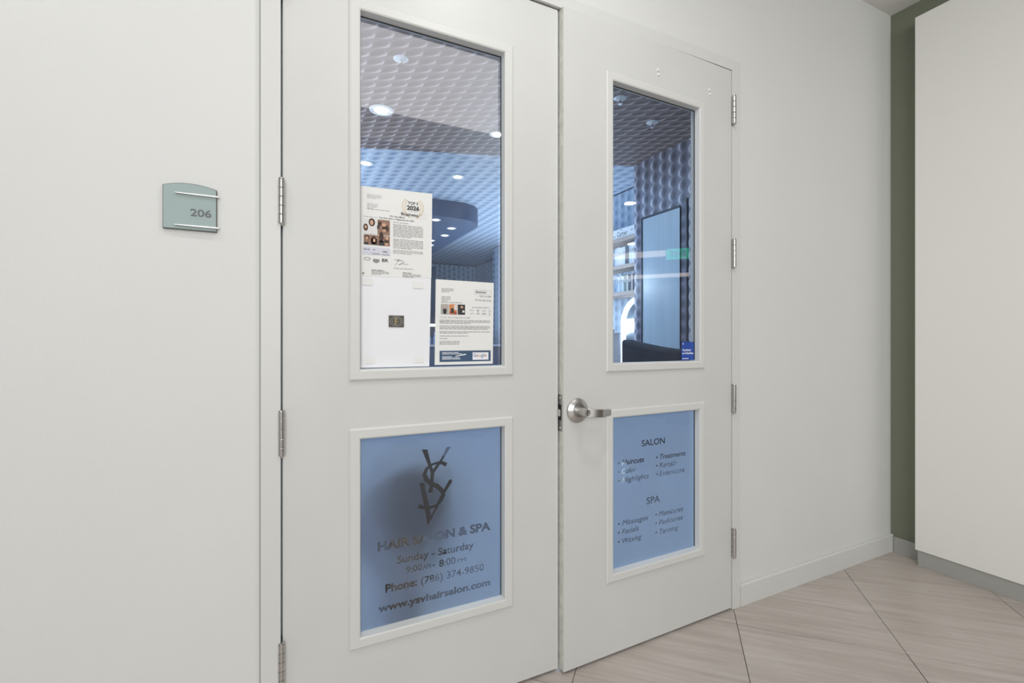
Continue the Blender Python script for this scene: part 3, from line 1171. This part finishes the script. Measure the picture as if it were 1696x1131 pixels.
# sheet three: flyer with three photos
s3 = sheet('review_flyer', [(0.459, 1.4205), (0.668, 1.419), (0.664, 1.1375), (0.455, 1.1375)], M['paper'],
           'printed flyer with three small photos and a slate blue footer band', 'flyer')
p = Page(s3, 0.457, 0.667, 1.1375, 1.420)
p.text([('Business', 0.685, 0.865, 0.135, 0.026, 0.012)], 'ink_dark')
p.text([('TOP 3 of 2025', 0.745, 0.955, 0.185, 0.019, 0.015), ('YSV Hair Salon & Spa', 0.665, 0.955, 0.232, 0.019, 0.015)], 'ink')
p.rect('printed_rule', 'ink_light', [(0.66, 0.955, 0.098, 0.1005), (0.66, 0.955, 0.150, 0.1525), (0.66, 0.664, 0.098, 0.152), (0.951, 0.955, 0.098, 0.152)])
p.lines('ink', 0.10, 0.30, 0.100, 4, 0.013, 0.004)
p.lines('ink', 0.10, 0.25, 0.195, 5, 0.013, 0.004)
p.lines('ink', 0.10, 0.44, 0.262, 1, 0.01, 0.006, 1)
p.rect('photo_print', 'grey_ph', [(0.09, 0.22, 0.285, 0.405)])
p.rect('photo_print', 'orange_ph', [(0.23, 0.355, 0.285, 0.405)])
p.rect('photo_print', 'dark_ph', [(0.37, 0.495, 0.285, 0.405)])
p.disc('photo_print', 'skin', [(0.160, 0.315, 0.018, 0.014), (0.44, 0.315, 0.024, 0.014), (0.285, 0.318, 0.012, 0.012)], 2)
p.disc('photo_print', 'dark_ph', [(0.155, 0.36, 0.033, 0.022), (0.28, 0.36, 0.026, 0.035)], 1)
p.rect('photo_print', 'dark_ph', [(0.13, 0.18, 0.375, 0.40)], 1)
p.rect('photo_print', 'white_ph', [(0.31, 0.352, 0.29, 0.35), (0.45, 0.485, 0.355, 0.38)], 1)
p.rect('photo_print', 'red_ph', [(0.30, 0.355, 0.37, 0.404), (0.232, 0.255, 0.37, 0.404)], 1)
p.lines('ink', 0.62, 0.92, 0.310, 1, 0.01, 0.006, 1)
p.rect('printed_emblem', 'ink_light', [(0.58, 0.65, 0.345, 0.352), (0.79, 0.86, 0.345, 0.353), (0.58, 0.65, 0.385, 0.391), (0.79, 0.86, 0.378, 0.394), (0.90, 0.95, 0.36, 0.364), (0.90, 0.95, 0.40, 0.404)], 1)
p.disc('printed_emblem', 'ink_light', [(0.72, 0.35, 0.02, 0.014), (0.72, 0.387, 0.028, 0.008), (0.925, 0.345, 0.012, 0.009), (0.925, 0.385, 0.012, 0.009)], 1)
p.text([('Top Hair Salon in Edgewater for 2025', 0.07, 0.585, 0.448, 0.018, 0.0)], 'ink')
p.lines('ink', 0.07, 0.935, 0.472, 3, 0.0165, 0.006)
p.lines('ink', 0.07, 0.935, 0.540, 3, 0.0165, 0.006, 0.95)
p.lines('ink', 0.07, 0.935, 0.606, 2, 0.0165, 0.006, 0.55)
p.lines('ink', 0.07, 0.56, 0.658, 1, 0.0165, 0.006, 1)
p.lines('ink', 0.07, 0.20, 0.688, 1, 0.0165, 0.006, 1)
p.lines('ink', 0.07, 0.40, 0.722, 3, 0.0165, 0.006, 1)
p.rect('footer_band', 'navy_print', [(0.07, 0.945, 0.835, 0.965)])
p.rect('footer_box', 'white_print', [(0.625, 0.905, 0.858, 0.948)], 1)
for ch, a, b, c in (('G', 0.635, 0.685, 'g_blue'), ('o', 0.69, 0.727, 'g_red'), ('o', 0.732, 0.768, 'g_yellow'), ('g', 0.773, 0.810, 'g_blue'), ('l', 0.817, 0.825, 'g_green'), ('e', 0.832, 0.868, 'g_red')):
    p.text([(ch, a, b, 0.912, 0.042, 0.01)], c, 2, 'footer_wordmark')
p.lines('ink', 0.645, 0.77, 0.928, 1, 0.01, 0.007, 1)
p.lines('white_print', 0.11, 0.38, 0.855, 2, 0.016, 0.007, 1.0)
mb = MB()
o = p.rect('footer_lines', 'white_print', [(0.11, 0.20, 0.853, 0.860), (0.21, 0.29, 0.853, 0.860), (0.30, 0.385, 0.853, 0.860),
                                           (0.11, 0.24, 0.869, 0.876), (0.25, 0.44, 0.869, 0.876), (0.11, 0.27, 0.901, 0.908),
                                           (0.11, 0.30, 0.915, 0.922), (0.31, 0.40, 0.915, 0.922), (0.11, 0.26, 0.930, 0.937), (0.27, 0.42, 0.930, 0.937)], 1)
mb.bm.free()
mb = MB()
mb.quad([(p.X(0.33), YI - 0.0006, p.Z(0.897)), (p.X(0.335), YI - 0.0006, p.Z(0.905)), (p.X(0.52), YI - 0.0006, p.Z(0.884)), (p.X(0.50), YI - 0.0006, p.Z(0.872))])
mb.build('footer_pointer', M['white_print'], s3)

# blue sticker low on the ajar door's upper pane
sk = empty('blue_sticker', (1.8305, -0.014, 0), R(1.2))
tag(sk, 'small royal blue sticker with white lettering in the pane corner', 'sticker')
ysk = 0.0205
MB().box(-0.292, -0.218, ysk, ysk + 0.0006, 1.134, 1.212).build('sticker_sheet', M['sticker'], sk)
lettering('sticker_lettering', M['white_print'], sk, [('Top-Rated', -0.288, -0.238, 1.1730, 0.0085, 0.035), ('on ClassPass', -0.288, -0.222, 1.1595, 0.0085, 0.035)], ysk - 0.0004)
mb = MB()
disc(mb, -0.2835, 1.2035, 0.0035, 0.0035, ysk - 0.0004)
mb.build('sticker_mark', M['white_print'], sk)
mb = MB()
mb.quad([(-0.288, ysk - 0.0004, 1.1385), (-0.250, ysk - 0.0004, 1.1385), (-0.250, ysk - 0.0004, 1.1415), (-0.288, ysk - 0.0004, 1.1415)])
mb.build('sticker_rule', M['white_print'], sk)

# ------------------------------------------------------------------ room number plate
rs = empty('room_sign', (-0.213, 0, 1.56))
tag(rs, 'sea-green room number plate reading 206 with two slim metal bars', 'sign')


def arch_plate(x0, x1, z0, z1, rise, n=14):
    pts = [(x0, z0), (x1, z0)]
    for i in range(n + 1):
        t = i / n
        pts.append((x1 + (x0 - x1) * t, z1 + rise * (1 - (2 * t - 1) ** 2)))
    return pts


MB().prism(arch_plate(-0.0595, 0.0595, -0.052, 0.0605, 0.010), -0.007, -0.0003).build('backplate', M['plate_edge'], rs, bevel=0.0006)
MB().prism(arch_plate(-0.0578, 0.0578, -0.0503, 0.0588, 0.0098), -0.0095, -0.0072).build('faceplate', M['plate'], rs, bevel=0.0005)
for zz in (0.0415, -0.0415):
    pts = [(-0.0325 + 0.097 * i / 10, -0.0125, zz) for i in range(11)]

    def pf(t):
        h_ = 0.0008 + 0.0022 * math.sin(PI * min(1, 0.12 + t * 0.5))
        return [(-0.003, -h_), (0.003, -h_ * 0.6), (0.003, h_ * 0.6), (-0.003, h_)]
    MB().sweep(pts, pf).build('metal_bar', M['alu'], rs, bevel=0.0004)
num = text_mesh('206', 0.0)
bpy.data.meshes.remove(num)
lettering('number', M['sign_num'], rs, [('206', 0.0005, 0.0475, -0.0145, 0.0195, 0.018)], -0.0102)
mb = MB()
dots = {'#': [(1, 0), (1, 1), (1, 2), (0, 2)], '2': [(0, 0), (0, 1)], '0': [(1, 0), (0, 1), (1, 1)], '6': [(0, 0), (1, 0), (0, 1)]}
for k, chh in enumerate('#206'):
    for a, b in dots[chh]:
        mb.lathe([(0.0007, 0), (0.0005, -0.0005), (0.0, -0.0007)], (0.010 + k * 0.0065 + a * 0.0022, -0.0095, -0.0195 - b * 0.0022), axis='y', n=8)
mb.build('braille', M['plate'], rs, smooth=True)

# ------------------------------------------------------------------ salon structure
SF = 0.002
o = MB().box(-2.5, 4.6, 0.031, 8.4, -0.08, -0.0005).build('floor_salon', M['salon_floor'])
tag(o, 'pale glossy tiled floor inside the salon', 'floor', kind='structure')
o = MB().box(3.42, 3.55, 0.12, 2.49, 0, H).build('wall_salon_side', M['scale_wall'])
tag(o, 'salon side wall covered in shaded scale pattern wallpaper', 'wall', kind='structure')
o = MB().box(3.92, 4.05, 2.49, 7.28, 0, H).build('wall_salon_shelf_side', M['scale_wall_far'])
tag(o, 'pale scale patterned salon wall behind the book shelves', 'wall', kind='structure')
MBx = MB().box(3.55, 4.05, 2.36, 2.49, 0, H).build('wall_salon_return', M['scale_wall_x'])
tag(MBx, 'short return of the salon side wall', 'wall', kind='structure')
o = MB().box(3.92, 4.6, 7.28, 7.4, 0, H).build('wall_salon_return_far', M['scale_wall_x'])
tag(o, 'short pale return wall deep in the salon', 'wall', kind='structure')
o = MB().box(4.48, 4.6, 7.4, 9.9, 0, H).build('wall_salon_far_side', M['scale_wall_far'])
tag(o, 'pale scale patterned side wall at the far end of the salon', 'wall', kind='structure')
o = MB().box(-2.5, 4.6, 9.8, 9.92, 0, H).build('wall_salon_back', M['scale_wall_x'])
tag(o, 'pale scale patterned back wall of the salon', 'wall', kind='structure')
o = MB().box(-2.62, -2.5, 0.12, 9.92, 0, H).build('wall_salon_left', M['scale_wall_far'])
tag(o, 'side wall of the salon hidden beyond the doors', 'wall', kind='structure')
o = MB().box(-2.5, 4.6, 8.4, 9.8, -0.08, 0.0).build('floor_salon_far', M['salon_floor'])
tag(o, 'pale floor at the far end of the salon', 'floor', kind='structure')
# ceiling: near zone hangs a little lower, cut on a diagonal
mb = MB()
pts = [(-2.5, 0.12), (3.55, 0.12), (3.55, 2.49), (3.30, 2.56), (2.01, 2.89), (0.725, 3.30), (-2.5, 4.30)]
a = [mb.bm.verts.new((x, y, H - 0.0)) for x, y in pts]
b = [mb.bm.verts.new((x, y, H + 0.019)) for x, y in pts]
mb.bm.faces.new(a)
mb.bm.faces.new(b[::-1])
for i in range(len(pts)):
    j = (i + 1) % len(pts)
    mb.bm.faces.new((a[j], a[i], b[i], b[j]))
o = mb.build('ceiling_salon_near', M['scale_ceiling'])
tag(o, 'dusky scale patterned salon ceiling just inside the doors', 'ceiling', kind='structure')
o = MB().box(-2.5, 4.6, 2.2, 9.9, H + 0.02, H + 0.15).build('ceiling_salon_far', M['scale_ceiling_far'])
tag(o, 'light blue scale patterned salon ceiling further in', 'ceiling', kind='structure')

# tall satin panel on the side wall
tp = empty('tall_panel', (3.42, 2.09, 0))
tag(tp, 'tall pale blue satin panel with a thin dark frame on patterned wallpaper', 'panel')
MB().box(-0.012, -0.001, -0.255, 0.255, 0.02, 2.482).build('panel_sheet', M['mirror_door'], tp)
mb = MB().box(-0.014, -0.001, -0.260, -0.256, 0.02, 2.483).box(-0.02, -0.001, 0.256, 0.272, 0.02, 2.50).box(-0.02, -0.001, -0.256, 0.256, 2.483, 2.50)
mb.build('panel_frame', M['dark_trim'], tp)
o = MB().box(3.406, 3.419, 1.742, 1.758, 0.0, 2.55).build('wall_strip', M['dark_trim'])
tag(o, 'narrow dark vertical strip on the patterned salon wall', 'trim')

# drum-like dropped ceiling feature
mb = MB()
n = 8
x0, x1, y0, y1, rr = 0.25, 2.62, 4.66, 8.4, 0.42
pl = []
for cx, cy, a0 in ((x1 - rr, y1 - rr, 0), (x0 + rr, y1 - rr, 90), (x0 + rr, y0 + rr, 180), (x1 - rr, y0 + rr, 270)):
    for i in range(n + 1):
        t_ = R(a0 + 90 * i / n)
        pl.append((cx + rr * math.cos(t_), cy + rr * math.sin(t_)))
a = [mb.bm.verts.new((x, y, 2.89)) for x, y in pl]
b = [mb.bm.verts.new((x, y, H + 0.1)) for x, y in pl]
mb.bm.faces.new(a)
mb.bm.faces.new(b[::-1])
for i in range(len(pl)):
    j = (i + 1) % len(pl)
    mb.bm.faces.new((a[j], a[i], b[i], b[j]))
o = mb.build('ceiling_drop', M['drum'], smooth=True)
tag(o, 'slate blue dropped ceiling block with rounded corners and spotlights', 'ceiling', kind='structure')


def downlight(name, x, y, z, r, lens, label, group):
    d = empty(name, (x, y, z))
    tag(d, label, 'ceiling light', group)
    MB().lathe([(r, -0.0005), (r * 1.28, -0.0005), (r * 1.30, -0.004), (r * 1.05, -0.008), (r, -0.004)], n=28).build('trim_ring', M['cap'], d, smooth=True)
    MB().lathe([(r, -0.0035), (r * 0.6, -0.0045), (0, -0.005)], n=28).build('lens', lens, d)
    return d


G1 = 'salon downlights in the dusky near ceiling'
downlight('ceiling_downlight', 0.74, 2.44, H, 0.075, M['lens_bright'], 'glaring salon downlight above the papered glass', G1)
downlight('ceiling_downlight', 1.773, 2.436, H, 0.055, M['lens_bright'], 'star bright salon downlight at the pane edge', G1)
G2 = 'salon downlights in the pale far ceiling'
downlight('ceiling_downlight', 1.838, 3.02, 3.1 + 0.1, 0.06, M['lens_cool'], 'single downlight in the pale blue ceiling before the dropped block', G2).location = (1.852, 3.72, H + 0.02)
downlight('ceiling_downlight', 0.82, 3.75, H + 0.02, 0.06, M['lens_cool'], 'downlight in the pale blue ceiling at the edge of the papered pane', G2)
G3 = 'spotlights under the slate blue ceiling block'
for (x, y, lb_) in ((1.934, 4.85, 'spotlight at the near edge of the slate blue ceiling block'),
                    (2.29, 5.23, 'spotlight under the rounded corner of the slate block'),
                    (2.35, 5.73, 'spotlight second along the side of the slate block'),
                    (2.36, 6.58, 'spotlight fourth along the side of the slate block'),
                    (2.26, 6.20, 'spotlight third along the side, half behind the award letter'),
                    (2.30, 7.36, 'spotlight at the far end of the slate block'),
                    (1.2, 5.3, 'spotlight inboard on the slate block behind the award letter')):
    downlight('ceiling_spotlight', x, y, 2.889, 0.055, M['lens_cool'], lb_, G3)


def sprinkler(x, y, label):
    s = empty('sprinkler_head', (x, y, H))
    tag(s, label, 'sprinkler', 'sprinkler heads on the salon ceiling')
    MB().lathe([(0.0, -0.006), (0.02, -0.007), (0.045, -0.003), (0.05, 0.0)], n=28).build('escutcheon', M['white_gloss'], s, smooth=True)
    MB().lathe([(0.010, -0.006), (0.010, -0.022), (0.006, -0.026), (0.006, -0.040), (0.019, -0.042), (0.019, -0.045), (0, -0.046)], n=20).build('nozzle', M['chrome'], s, smooth=True)


sprinkler(2.884, 1.638, 'round white sprinkler head seen through the ajar door')
sprinkler(0.723, 1.672, 'faint sprinkler head seen through the papered door')
sprinkler(2.372, 1.435, 'sprinkler head in the top corner of the ajar door glass')

# shelves with books
SX0, SX1 = 3.67, 3.918
ZT = [2.452, 2.122, 1.800]
for k, (zt, lb_) in enumerate(zip(ZT, ('topmost pale wood wall shelf carrying a white box', 'middle pale wood wall shelf carrying white books', 'lowest pale wood wall shelf carrying grey books'))):
    o = MB().box(SX0, SX1, 2.50, 4.3, zt - 0.046, zt).build('wall_shelf', M['wood'], bevel=0.002)
    tag(o, lb_, 'shelf', 'wall shelves inside the salon')
bx = empty('gift_book', (3.70, 3.0, 2.4525))
tag(bx, 'large white book lying flat with dark lettering on its edge, on the topmost shelf', 'book')
MB().box(-0.01, 0.20, -0.34, 0.52, 0.0, 0.112).build('cover', M['white_gloss'], bx, bevel=0.003)
tm = MB()
add_text(tm.bm, 'Cartier', 0, 0.19, 0.022, 0.062, 0, 0.0)
add_text(tm.bm, 'The', 0.05, 0.10, 0.088, 0.016, 0, 0.0)
for v in tm.bm.verts:
    x_, z_ = v.co.x, v.co.z
    v.co = Vector((-0.0108, 0.115 - x_, z_))
me_t = tm
bmc = me_t.bm
mt = bpy.data.meshes.new('cover_lettering')
bmc.to_mesh(mt)
bmc.free()
mt.materials.append(M['ink_dark'])
ot = bpy.data.objects.new('cover_lettering', mt)
COL.objects.link(ot)
ot.parent = bx
MB().box(-0.0112, -0.0102, 0.15, 0.27, 0.03, 0.036).build('cover_rule', M['ink_dark'], bx)
MB().box(-0.0112, -0.0102, -0.17, -0.13, 0.06, 0.066).build('cover_rule', M['ink_dark'], bx)


def book(x, y0, y1, z, h, m, label, group):
    """upright book, spine towards the room: boards, spine and a page block"""
    b_ = empty('book', (x, (y0 + y1) / 2, z))
    tag(b_, label, 'book', group)
    t_ = (y1 - y0) / 2
    MB().box(0, 0.004, -t_, t_, 0.0, h).box(0.004, 0.17, -t_, -t_ + 0.003, 0, h).box(0.004, 0.17, t_ - 0.003, t_, 0, h).build('cover', m, b_)
    MB().box(0.004, 0.165, -t_ + 0.003, t_ - 0.003, 0.003, h - 0.004).build('pages', M['paper'], b_)
    MB().box(-0.0006, 0.0, -t_ + 0.006, t_ - 0.006, h * 0.55, h * 0.72).build('spine_label', M['ink_light'], b_)


def bmat(c):
    k = 'bk%d_%d_%d' % c
    if k not in M:
        M[k] = mat('book_cloth', srgb(*c), 0.6)
    return M[k]


g = 'white books on the middle salon shelf'
y = 3.42
W = [(0.05, (214, 222, 232), 'pale blue book at the inner end of the middle shelf'), (0.045, (232, 232, 236), 'white book next to the pale blue one'),
     (0.045, (238, 236, 238), 'white book third on the middle shelf'), (0.05, (226, 230, 236), 'white book before the gap on the middle shelf')]
y = 3.17
for w_, c_, lb_ in W:
    book(3.70, y - w_, y - 0.001, ZT[1] + 0.0005, 0.225 - random.random() * 0.012, bmat(c_), lb_, g)
    y -= w_
y = 2.91
for w_, c_, lb_ in ((0.05, (206, 220, 232), 'light blue book after the gap on the middle shelf'), (0.05, (222, 228, 236), 'slim white book beside the light blue one'), (0.05, (200, 212, 226), 'pale grey book against the wall end of the middle shelf')):
    book(3.70, y - w_, y - 0.001, ZT[1] + 0.0005, 0.245, bmat(c_), lb_, g)
    y -= w_
g = 'grey and green books on the lowest salon shelf'
y = 3.16
for w_, c_, lb_ in ((0.04, (150, 170, 200), 'blue grey book first on the lowest shelf'), (0.035, (196, 206, 216), 'silver book on the lowest shelf'),
                    (0.045, (168, 190, 200), 'dusty teal book on the lowest shelf'), (0.035, (206, 214, 218), 'white grey book on the lowest shelf'),
                    (0.05, (122, 140, 138), 'sage green book on the lowest shelf'), (0.03, (200, 200, 196), 'narrow beige book on the lowest shelf'),
                    (0.05, (84, 90, 96), 'charcoal book near the wall end of the lowest shelf'), (0.035, (176, 170, 172), 'taupe book last on the lowest shelf')):
    book(3.70, y - w_, y - 0.001, ZT[2] + 0.0005, 0.19 + random.random() * 0.018, bmat(c_), lb_, g)
    y -= w_

# arched lit mirror under the shelves
am = empty('arched_mirror', (3.915, 2.955, 0))
tag(am, 'tall arched mirror with a glowing white edge below the lowest shelf', 'mirror')
ax_r, az = 0.33, 1.42


def arch(r, n=20):
    pts = [(-r, 0.25)]
    for i in range(n + 1):
        t_ = PI - PI * i / n
        pts.append((r * math.cos(t_), az + r * math.sin(t_)))
    pts.append((r, 0.25))
    return pts


outer, inner = arch(ax_r), arch(ax_r - 0.045)
mb = MB()
for i in range(len(outer) - 1):
    for xx in (-0.03,):
        mb.quad([(xx, outer[i][0], outer[i][1]), (xx, outer[i + 1][0], outer[i + 1][1]), (xx, inner[i + 1][0], inner[i + 1][1]), (xx, inner[i][0], inner[i][1])])
    mb.quad([(-0.03, outer[i][0], outer[i][1]), (0.0, outer[i][0], outer[i][1]), (0.0, outer[i + 1][0], outer[i + 1][1]), (-0.03, outer[i + 1][0], outer[i + 1][1])])
    mb.quad([(-0.03, inner[i][0], inner[i][1]), (0.0, inner[i][0], inner[i][1]), (0.0, inner[i + 1][0], inner[i + 1][1]), (-0.03, inner[i + 1][0], inner[i + 1][1])])
mb.build('lit_edge', M['led'], am)
mb = MB()
mb.bm.faces.new([mb.bm.verts.new((-0.008, y_, z_)) for y_, z_ in inner])
mb.build('mirror_glass', mat('mirror_glass', (0.75, 0.85, 0.92, 1), 0.12, 0.8, var=0.2, vscale=9), am)
MB().box(-0.05, -0.012, -0.27, 0.28, 1.37, 1.48).build('light_bar', M['led'], am, bevel=0.004)

# pale plinth with a wooden tray and a dark dried plant
pz = empty('marble_plinth', (3.45, 3.11, 0))
tag(pz, 'pale marble plinth inside the salon below the shelves', 'plinth')
MB().box(-0.12, 0.16, -0.14, 0.30, 0.0, 1.29).build('plinth_body', M['marble'], pz, bevel=0.004)
MB().box(-0.13, 0.17, -0.15, 0.31, 1.29, 1.305).build('plinth_cap', M['marble'], pz, bevel=0.003)
o = MB().box(3.36, 3.56, 3.00, 3.24, 1.3055, 1.345).build('wooden_tray', M['wood'], bevel=0.003)
tag(o, 'small pale wooden tray on top of the marble plinth', 'tray')
vp = empty('dried_plant', (3.46, 3.13, 1.3455))
tag(vp, 'dark dried plant in a low vase on the wooden tray', 'plant')
MB().lathe([(0.03, 0), (0.042, 0.03), (0.036, 0.06), (0.02, 0.075), (0.022, 0.085)], n=20).build('vase', M['dark_trim'], vp, smooth=True)
mb = MB()
for k in range(26):
    a_, ln = random.uniform(0, 2 * PI), random.uniform(0.06, 0.15)
    tip = Vector((math.cos(a_) * ln * 0.5, math.sin(a_) * ln * 0.55, 0.085 + ln))
    sd = Vector((-math.sin(a_), math.cos(a_), 0)) * 0.012
    mid = Vector((tip.x * 0.6, tip.y * 0.6, 0.085 + ln * 0.55))
    mb.bm.faces.new([mb.bm.verts.new(q) for q in (Vector((0, 0, 0.07)), mid + sd, tip, mid - sd)])
mb.build('foliage', M['leaf'], vp)

# dark armchair with nailhead trim, its back turned up against the side wall
ac = empty('velvet_chair', (2.85, 1.57, 0.018))
tag(ac, 'high backed charcoal velvet chair with pale nailheads beside the tall panel', 'chair')
mb = MB()
prof = []
n = 16
for i in range(n + 1):
    t_ = i / n
    yy = -0.36 + 0.72 * t_
    zz = 1.205 - 0.10 * math.sin(PI * (1 - t_) * 0.9) ** 1.0 if t_ < 0.85 else 1.205 - 0.10 * math.sin(PI * 0.15 * 0.9)
    prof.append((yy, 1.125 + 0.085 * (t_ ** 1.6)))
A_ = []
for xx in (-0.07, 0.07):
    pts_ = [(-0.36, 0.40)] + prof + [(0.36, 0.40)]
    A_.append([mb.bm.verts.new((xx, y_, z_)) for y_, z_ in pts_])
mb.bm.faces.new(A_[0])
mb.bm.faces.new(A_[1][::-1])
for i in range(len(A_[0])):
    j = (i + 1) % len(A_[0])
    mb.bm.faces.new((A_[0][j], A_[0][i], A_[1][i], A_[1][j]))
mb.build('backrest', M['velvet'], ac, bevel=0.03, seg=4, smooth=True)
MB().box(-0.62, -0.07, -0.34, 0.34, 0.30, 0.47).build('seat', M['velvet'], ac, bevel=0.04, seg=4, smooth=True)
for sgn in (-1, 1):
    MB().box(-0.60, -0.07, sgn * 0.39 - 0.05, sgn * 0.39 + 0.05, 0.28, 0.68).build('armrest', M['velvet'], ac, bevel=0.03, seg=4, smooth=True)
for lx in (-0.56, 0.0):
    for ly in (-0.33, 0.33):
        MB().lathe([(0.014, 0.002), (0.022, 0.30)], (lx, ly, -0.018), n=14).build('leg', M['dark_trim'], ac, smooth=True)
mb = MB()
for k in range(26):
    mb.lathe([(0.007, 0), (0.005, -0.004), (0, -0.006)], (0, 0, 0), n=8)
mb.bm.free()
mb = MB()
for k in range(22):
    zc = 0.62 + k * 0.0265
    bmesh.ops.create_icosphere(mb.bm, subdivisions=1, radius=0.006, matrix=Matrix.Translation((-0.072, 0.335, zc)))
mb.build('nailhead_trim', M['white_gloss'], ac)
ac.rotation_euler = (0, 0, R(0))

# swivel stool right behind the frosted pane
sc_ = empty('salon_chair', (0.40, 0.14, 0))
tag(sc_, 'dark round backed salon chair blurred behind the frosted monogram pane', 'chair')
mb = MB()
bmesh.ops.create_uvsphere(mb.bm, u_segments=28, v_segments=18, radius=1.0, matrix=Matrix.Translation((0, -0.02, 0.71)) @ Matrix.Diagonal((0.150, 0.04, 0.165, 1)))
mb.build('backrest', mat('black_leather', srgb(24, 24, 28), 0.45), sc_, smooth=True)
MB().box(-0.07, 0.045, -0.03, 0.0, 0.26, 0.56).build('back_post', mat('taupe_leather', srgb(96, 84, 78), 0.5), sc_, bevel=0.01)
MB().lathe([(0.05, 0.33), (0.19, 0.34), (0.205, 0.37), (0.20, 0.42), (0.17, 0.44), (0, 0.445)], (0, 0.22, 0), n=36).build('seat', bpy.data.materials['black_leather'], sc_, smooth=True)
MB().box(-0.03, 0.03, -0.02, 0.2, 0.30, 0.325).build('seat_bracket', M['steel_dark'], sc_)
MB().lathe([(0.03, 0.03), (0.03, 0.33)], (0, 0.22, 0), n=20).build('column', M['steel_dark'], sc_, smooth=True)
MB().lathe([(0.21, 0.001), (0.21, 0.012), (0.05, 0.03), (0.03, 0.035)], (0, 0.22, 0), n=36).build('base', M['steel_dark'], sc_, smooth=True)

# reception counter with a lit ledge and bottles deep in the salon
rc = empty('reception_counter', (2.6, 6.6, 0))
tag(rc, 'blue lit reception counter far inside the salon, seen between the papers', 'counter')
MB().box(-1.2, 1.2, 0.0, 0.5, 0, 1.10).build('counter_body', M['drum'], rc, bevel=0.01)
MB().box(-1.25, 1.25, -0.05, 0.55, 1.10, 1.14).build('counter_top', M['marble'], rc, bevel=0.004)
o = MB().box(1.4, 3.8, 7.35, 7.55, 1.48, 1.51).build('back_shelf', M['white_gloss'])
tag(o, 'long white back shelf above the reception counter', 'shelf')
MB().box(1.4, 3.8, 7.32, 7.349, 1.48, 1.53).build('light_strip', M['led'], o)
MB().box(1.4, 1.43, 7.35, 7.55, 0, 1.48).build('shelf_support', M['drum'], o)
MB().box(3.77, 3.8, 7.35, 7.55, 0, 1.48).build('shelf_support', M['drum'], o)
for k in range(6):
    b_ = empty('bottle', (2.05 + 0.10 * k, 6.95, 1.1405))
    tag(b_, 'slim clear bottle on the lit reception counter', 'bottle', 'bottles on the reception counter')
    hh = 0.20
    MB().lathe([(0.03, 0), (0.032, 0.01), (0.032, hh * 0.6), (0.012, hh * 0.78), (0.012, hh)], n=16).build('bottle_body', bmat((150, 180, 220)), b_, smooth=True)
    MB().lathe([(0.014, hh), (0.014, hh + 0.02), (0, hh + 0.021)], n=12).build('bottle_cap', M['white_gloss'], b_, smooth=True)
o = MB().box(1.2, 3.3, 9.3, 9.78, 0.0, 2.95).build('dark_cabinet', M['drum'], bevel=0.01)  # solid block standing in for a dark blue opening
tag(o, 'tall slate blue cabinet against the back wall of the salon', 'cabinet')

# ------------------------------------------------------------------ hall ceiling fittings (seen only mirrored in the glass)
for (x, y, lb_) in ((-0.95, -0.85, 'hall downlight above the room number plate'), (0.75, -0.85, 'hall downlight above the double doors'),
                    (4.46, -3.49, 'lobby downlight mirrored beside the shelves'), (6.39, -5.56, 'lobby downlight mirrored under the topmost shelf')):
    d = downlight('hall_downlight', x, y, H, 0.06 if x > 3 else 0.05, M['lens_bright'] if x > 3 else M['lens'], lb_, 'recessed downlights of the hall ceiling')
    if x > 3:
        d.scale = (1.6, 1.6, 1)
for k, (cx, cy, ln, wd) in enumerate(((7.85, -5.75, 3.4, 0.65), (10.4, -8.5, 4.0, 0.7))):
    o = MB().box(-wd / 2, wd / 2, -ln / 2, ln / 2, -0.02, -0.001).build('cove_light', M['cove'])
    o.location = (cx, cy, H)
    o.rotation_euler = (0, 0, R(-45 + 6))
    tag(o, ('nearer' if k == 0 else 'farther') + ' warm luminous strip in the lobby ceiling', 'ceiling light')
ex = empty('exit_sign', (6.41, -4.42, 2.72), R(0))
tag(ex, 'green lit exit sign hanging in the lobby', 'exit sign')
ex.rotation_euler = (0, 0, math.atan2(-0.71, 0.79) + PI / 2)
MB().box(-0.2, 0.2, -0.02, 0.02, -0.1, 0.1).build('case', M['exit_case'], ex, bevel=0.005)
MB().box(-0.19, 0.19, 0.021, 0.023, -0.09, 0.09).build('face', M['exit_green'], ex)
MB().lathe([(0.008, 0.1), (0.008, 0.378)], n=10).build('hanger', M['alu'], ex)
tm = bmesh.new()
add_text(tm, 'EXIT', -0.13, 0.13, -0.05, 0.10, 0, 0.02)
for v in tm.verts:
    v.co = Vector((-v.co.x, 0.0245, v.co.z))
me = bpy.data.meshes.new('lettering')
tm.to_mesh(me)
tm.free()
me.materials.append(M['white_print'])
ot = bpy.data.objects.new('lettering', me)
COL.objects.link(ot)
ot.parent = ex
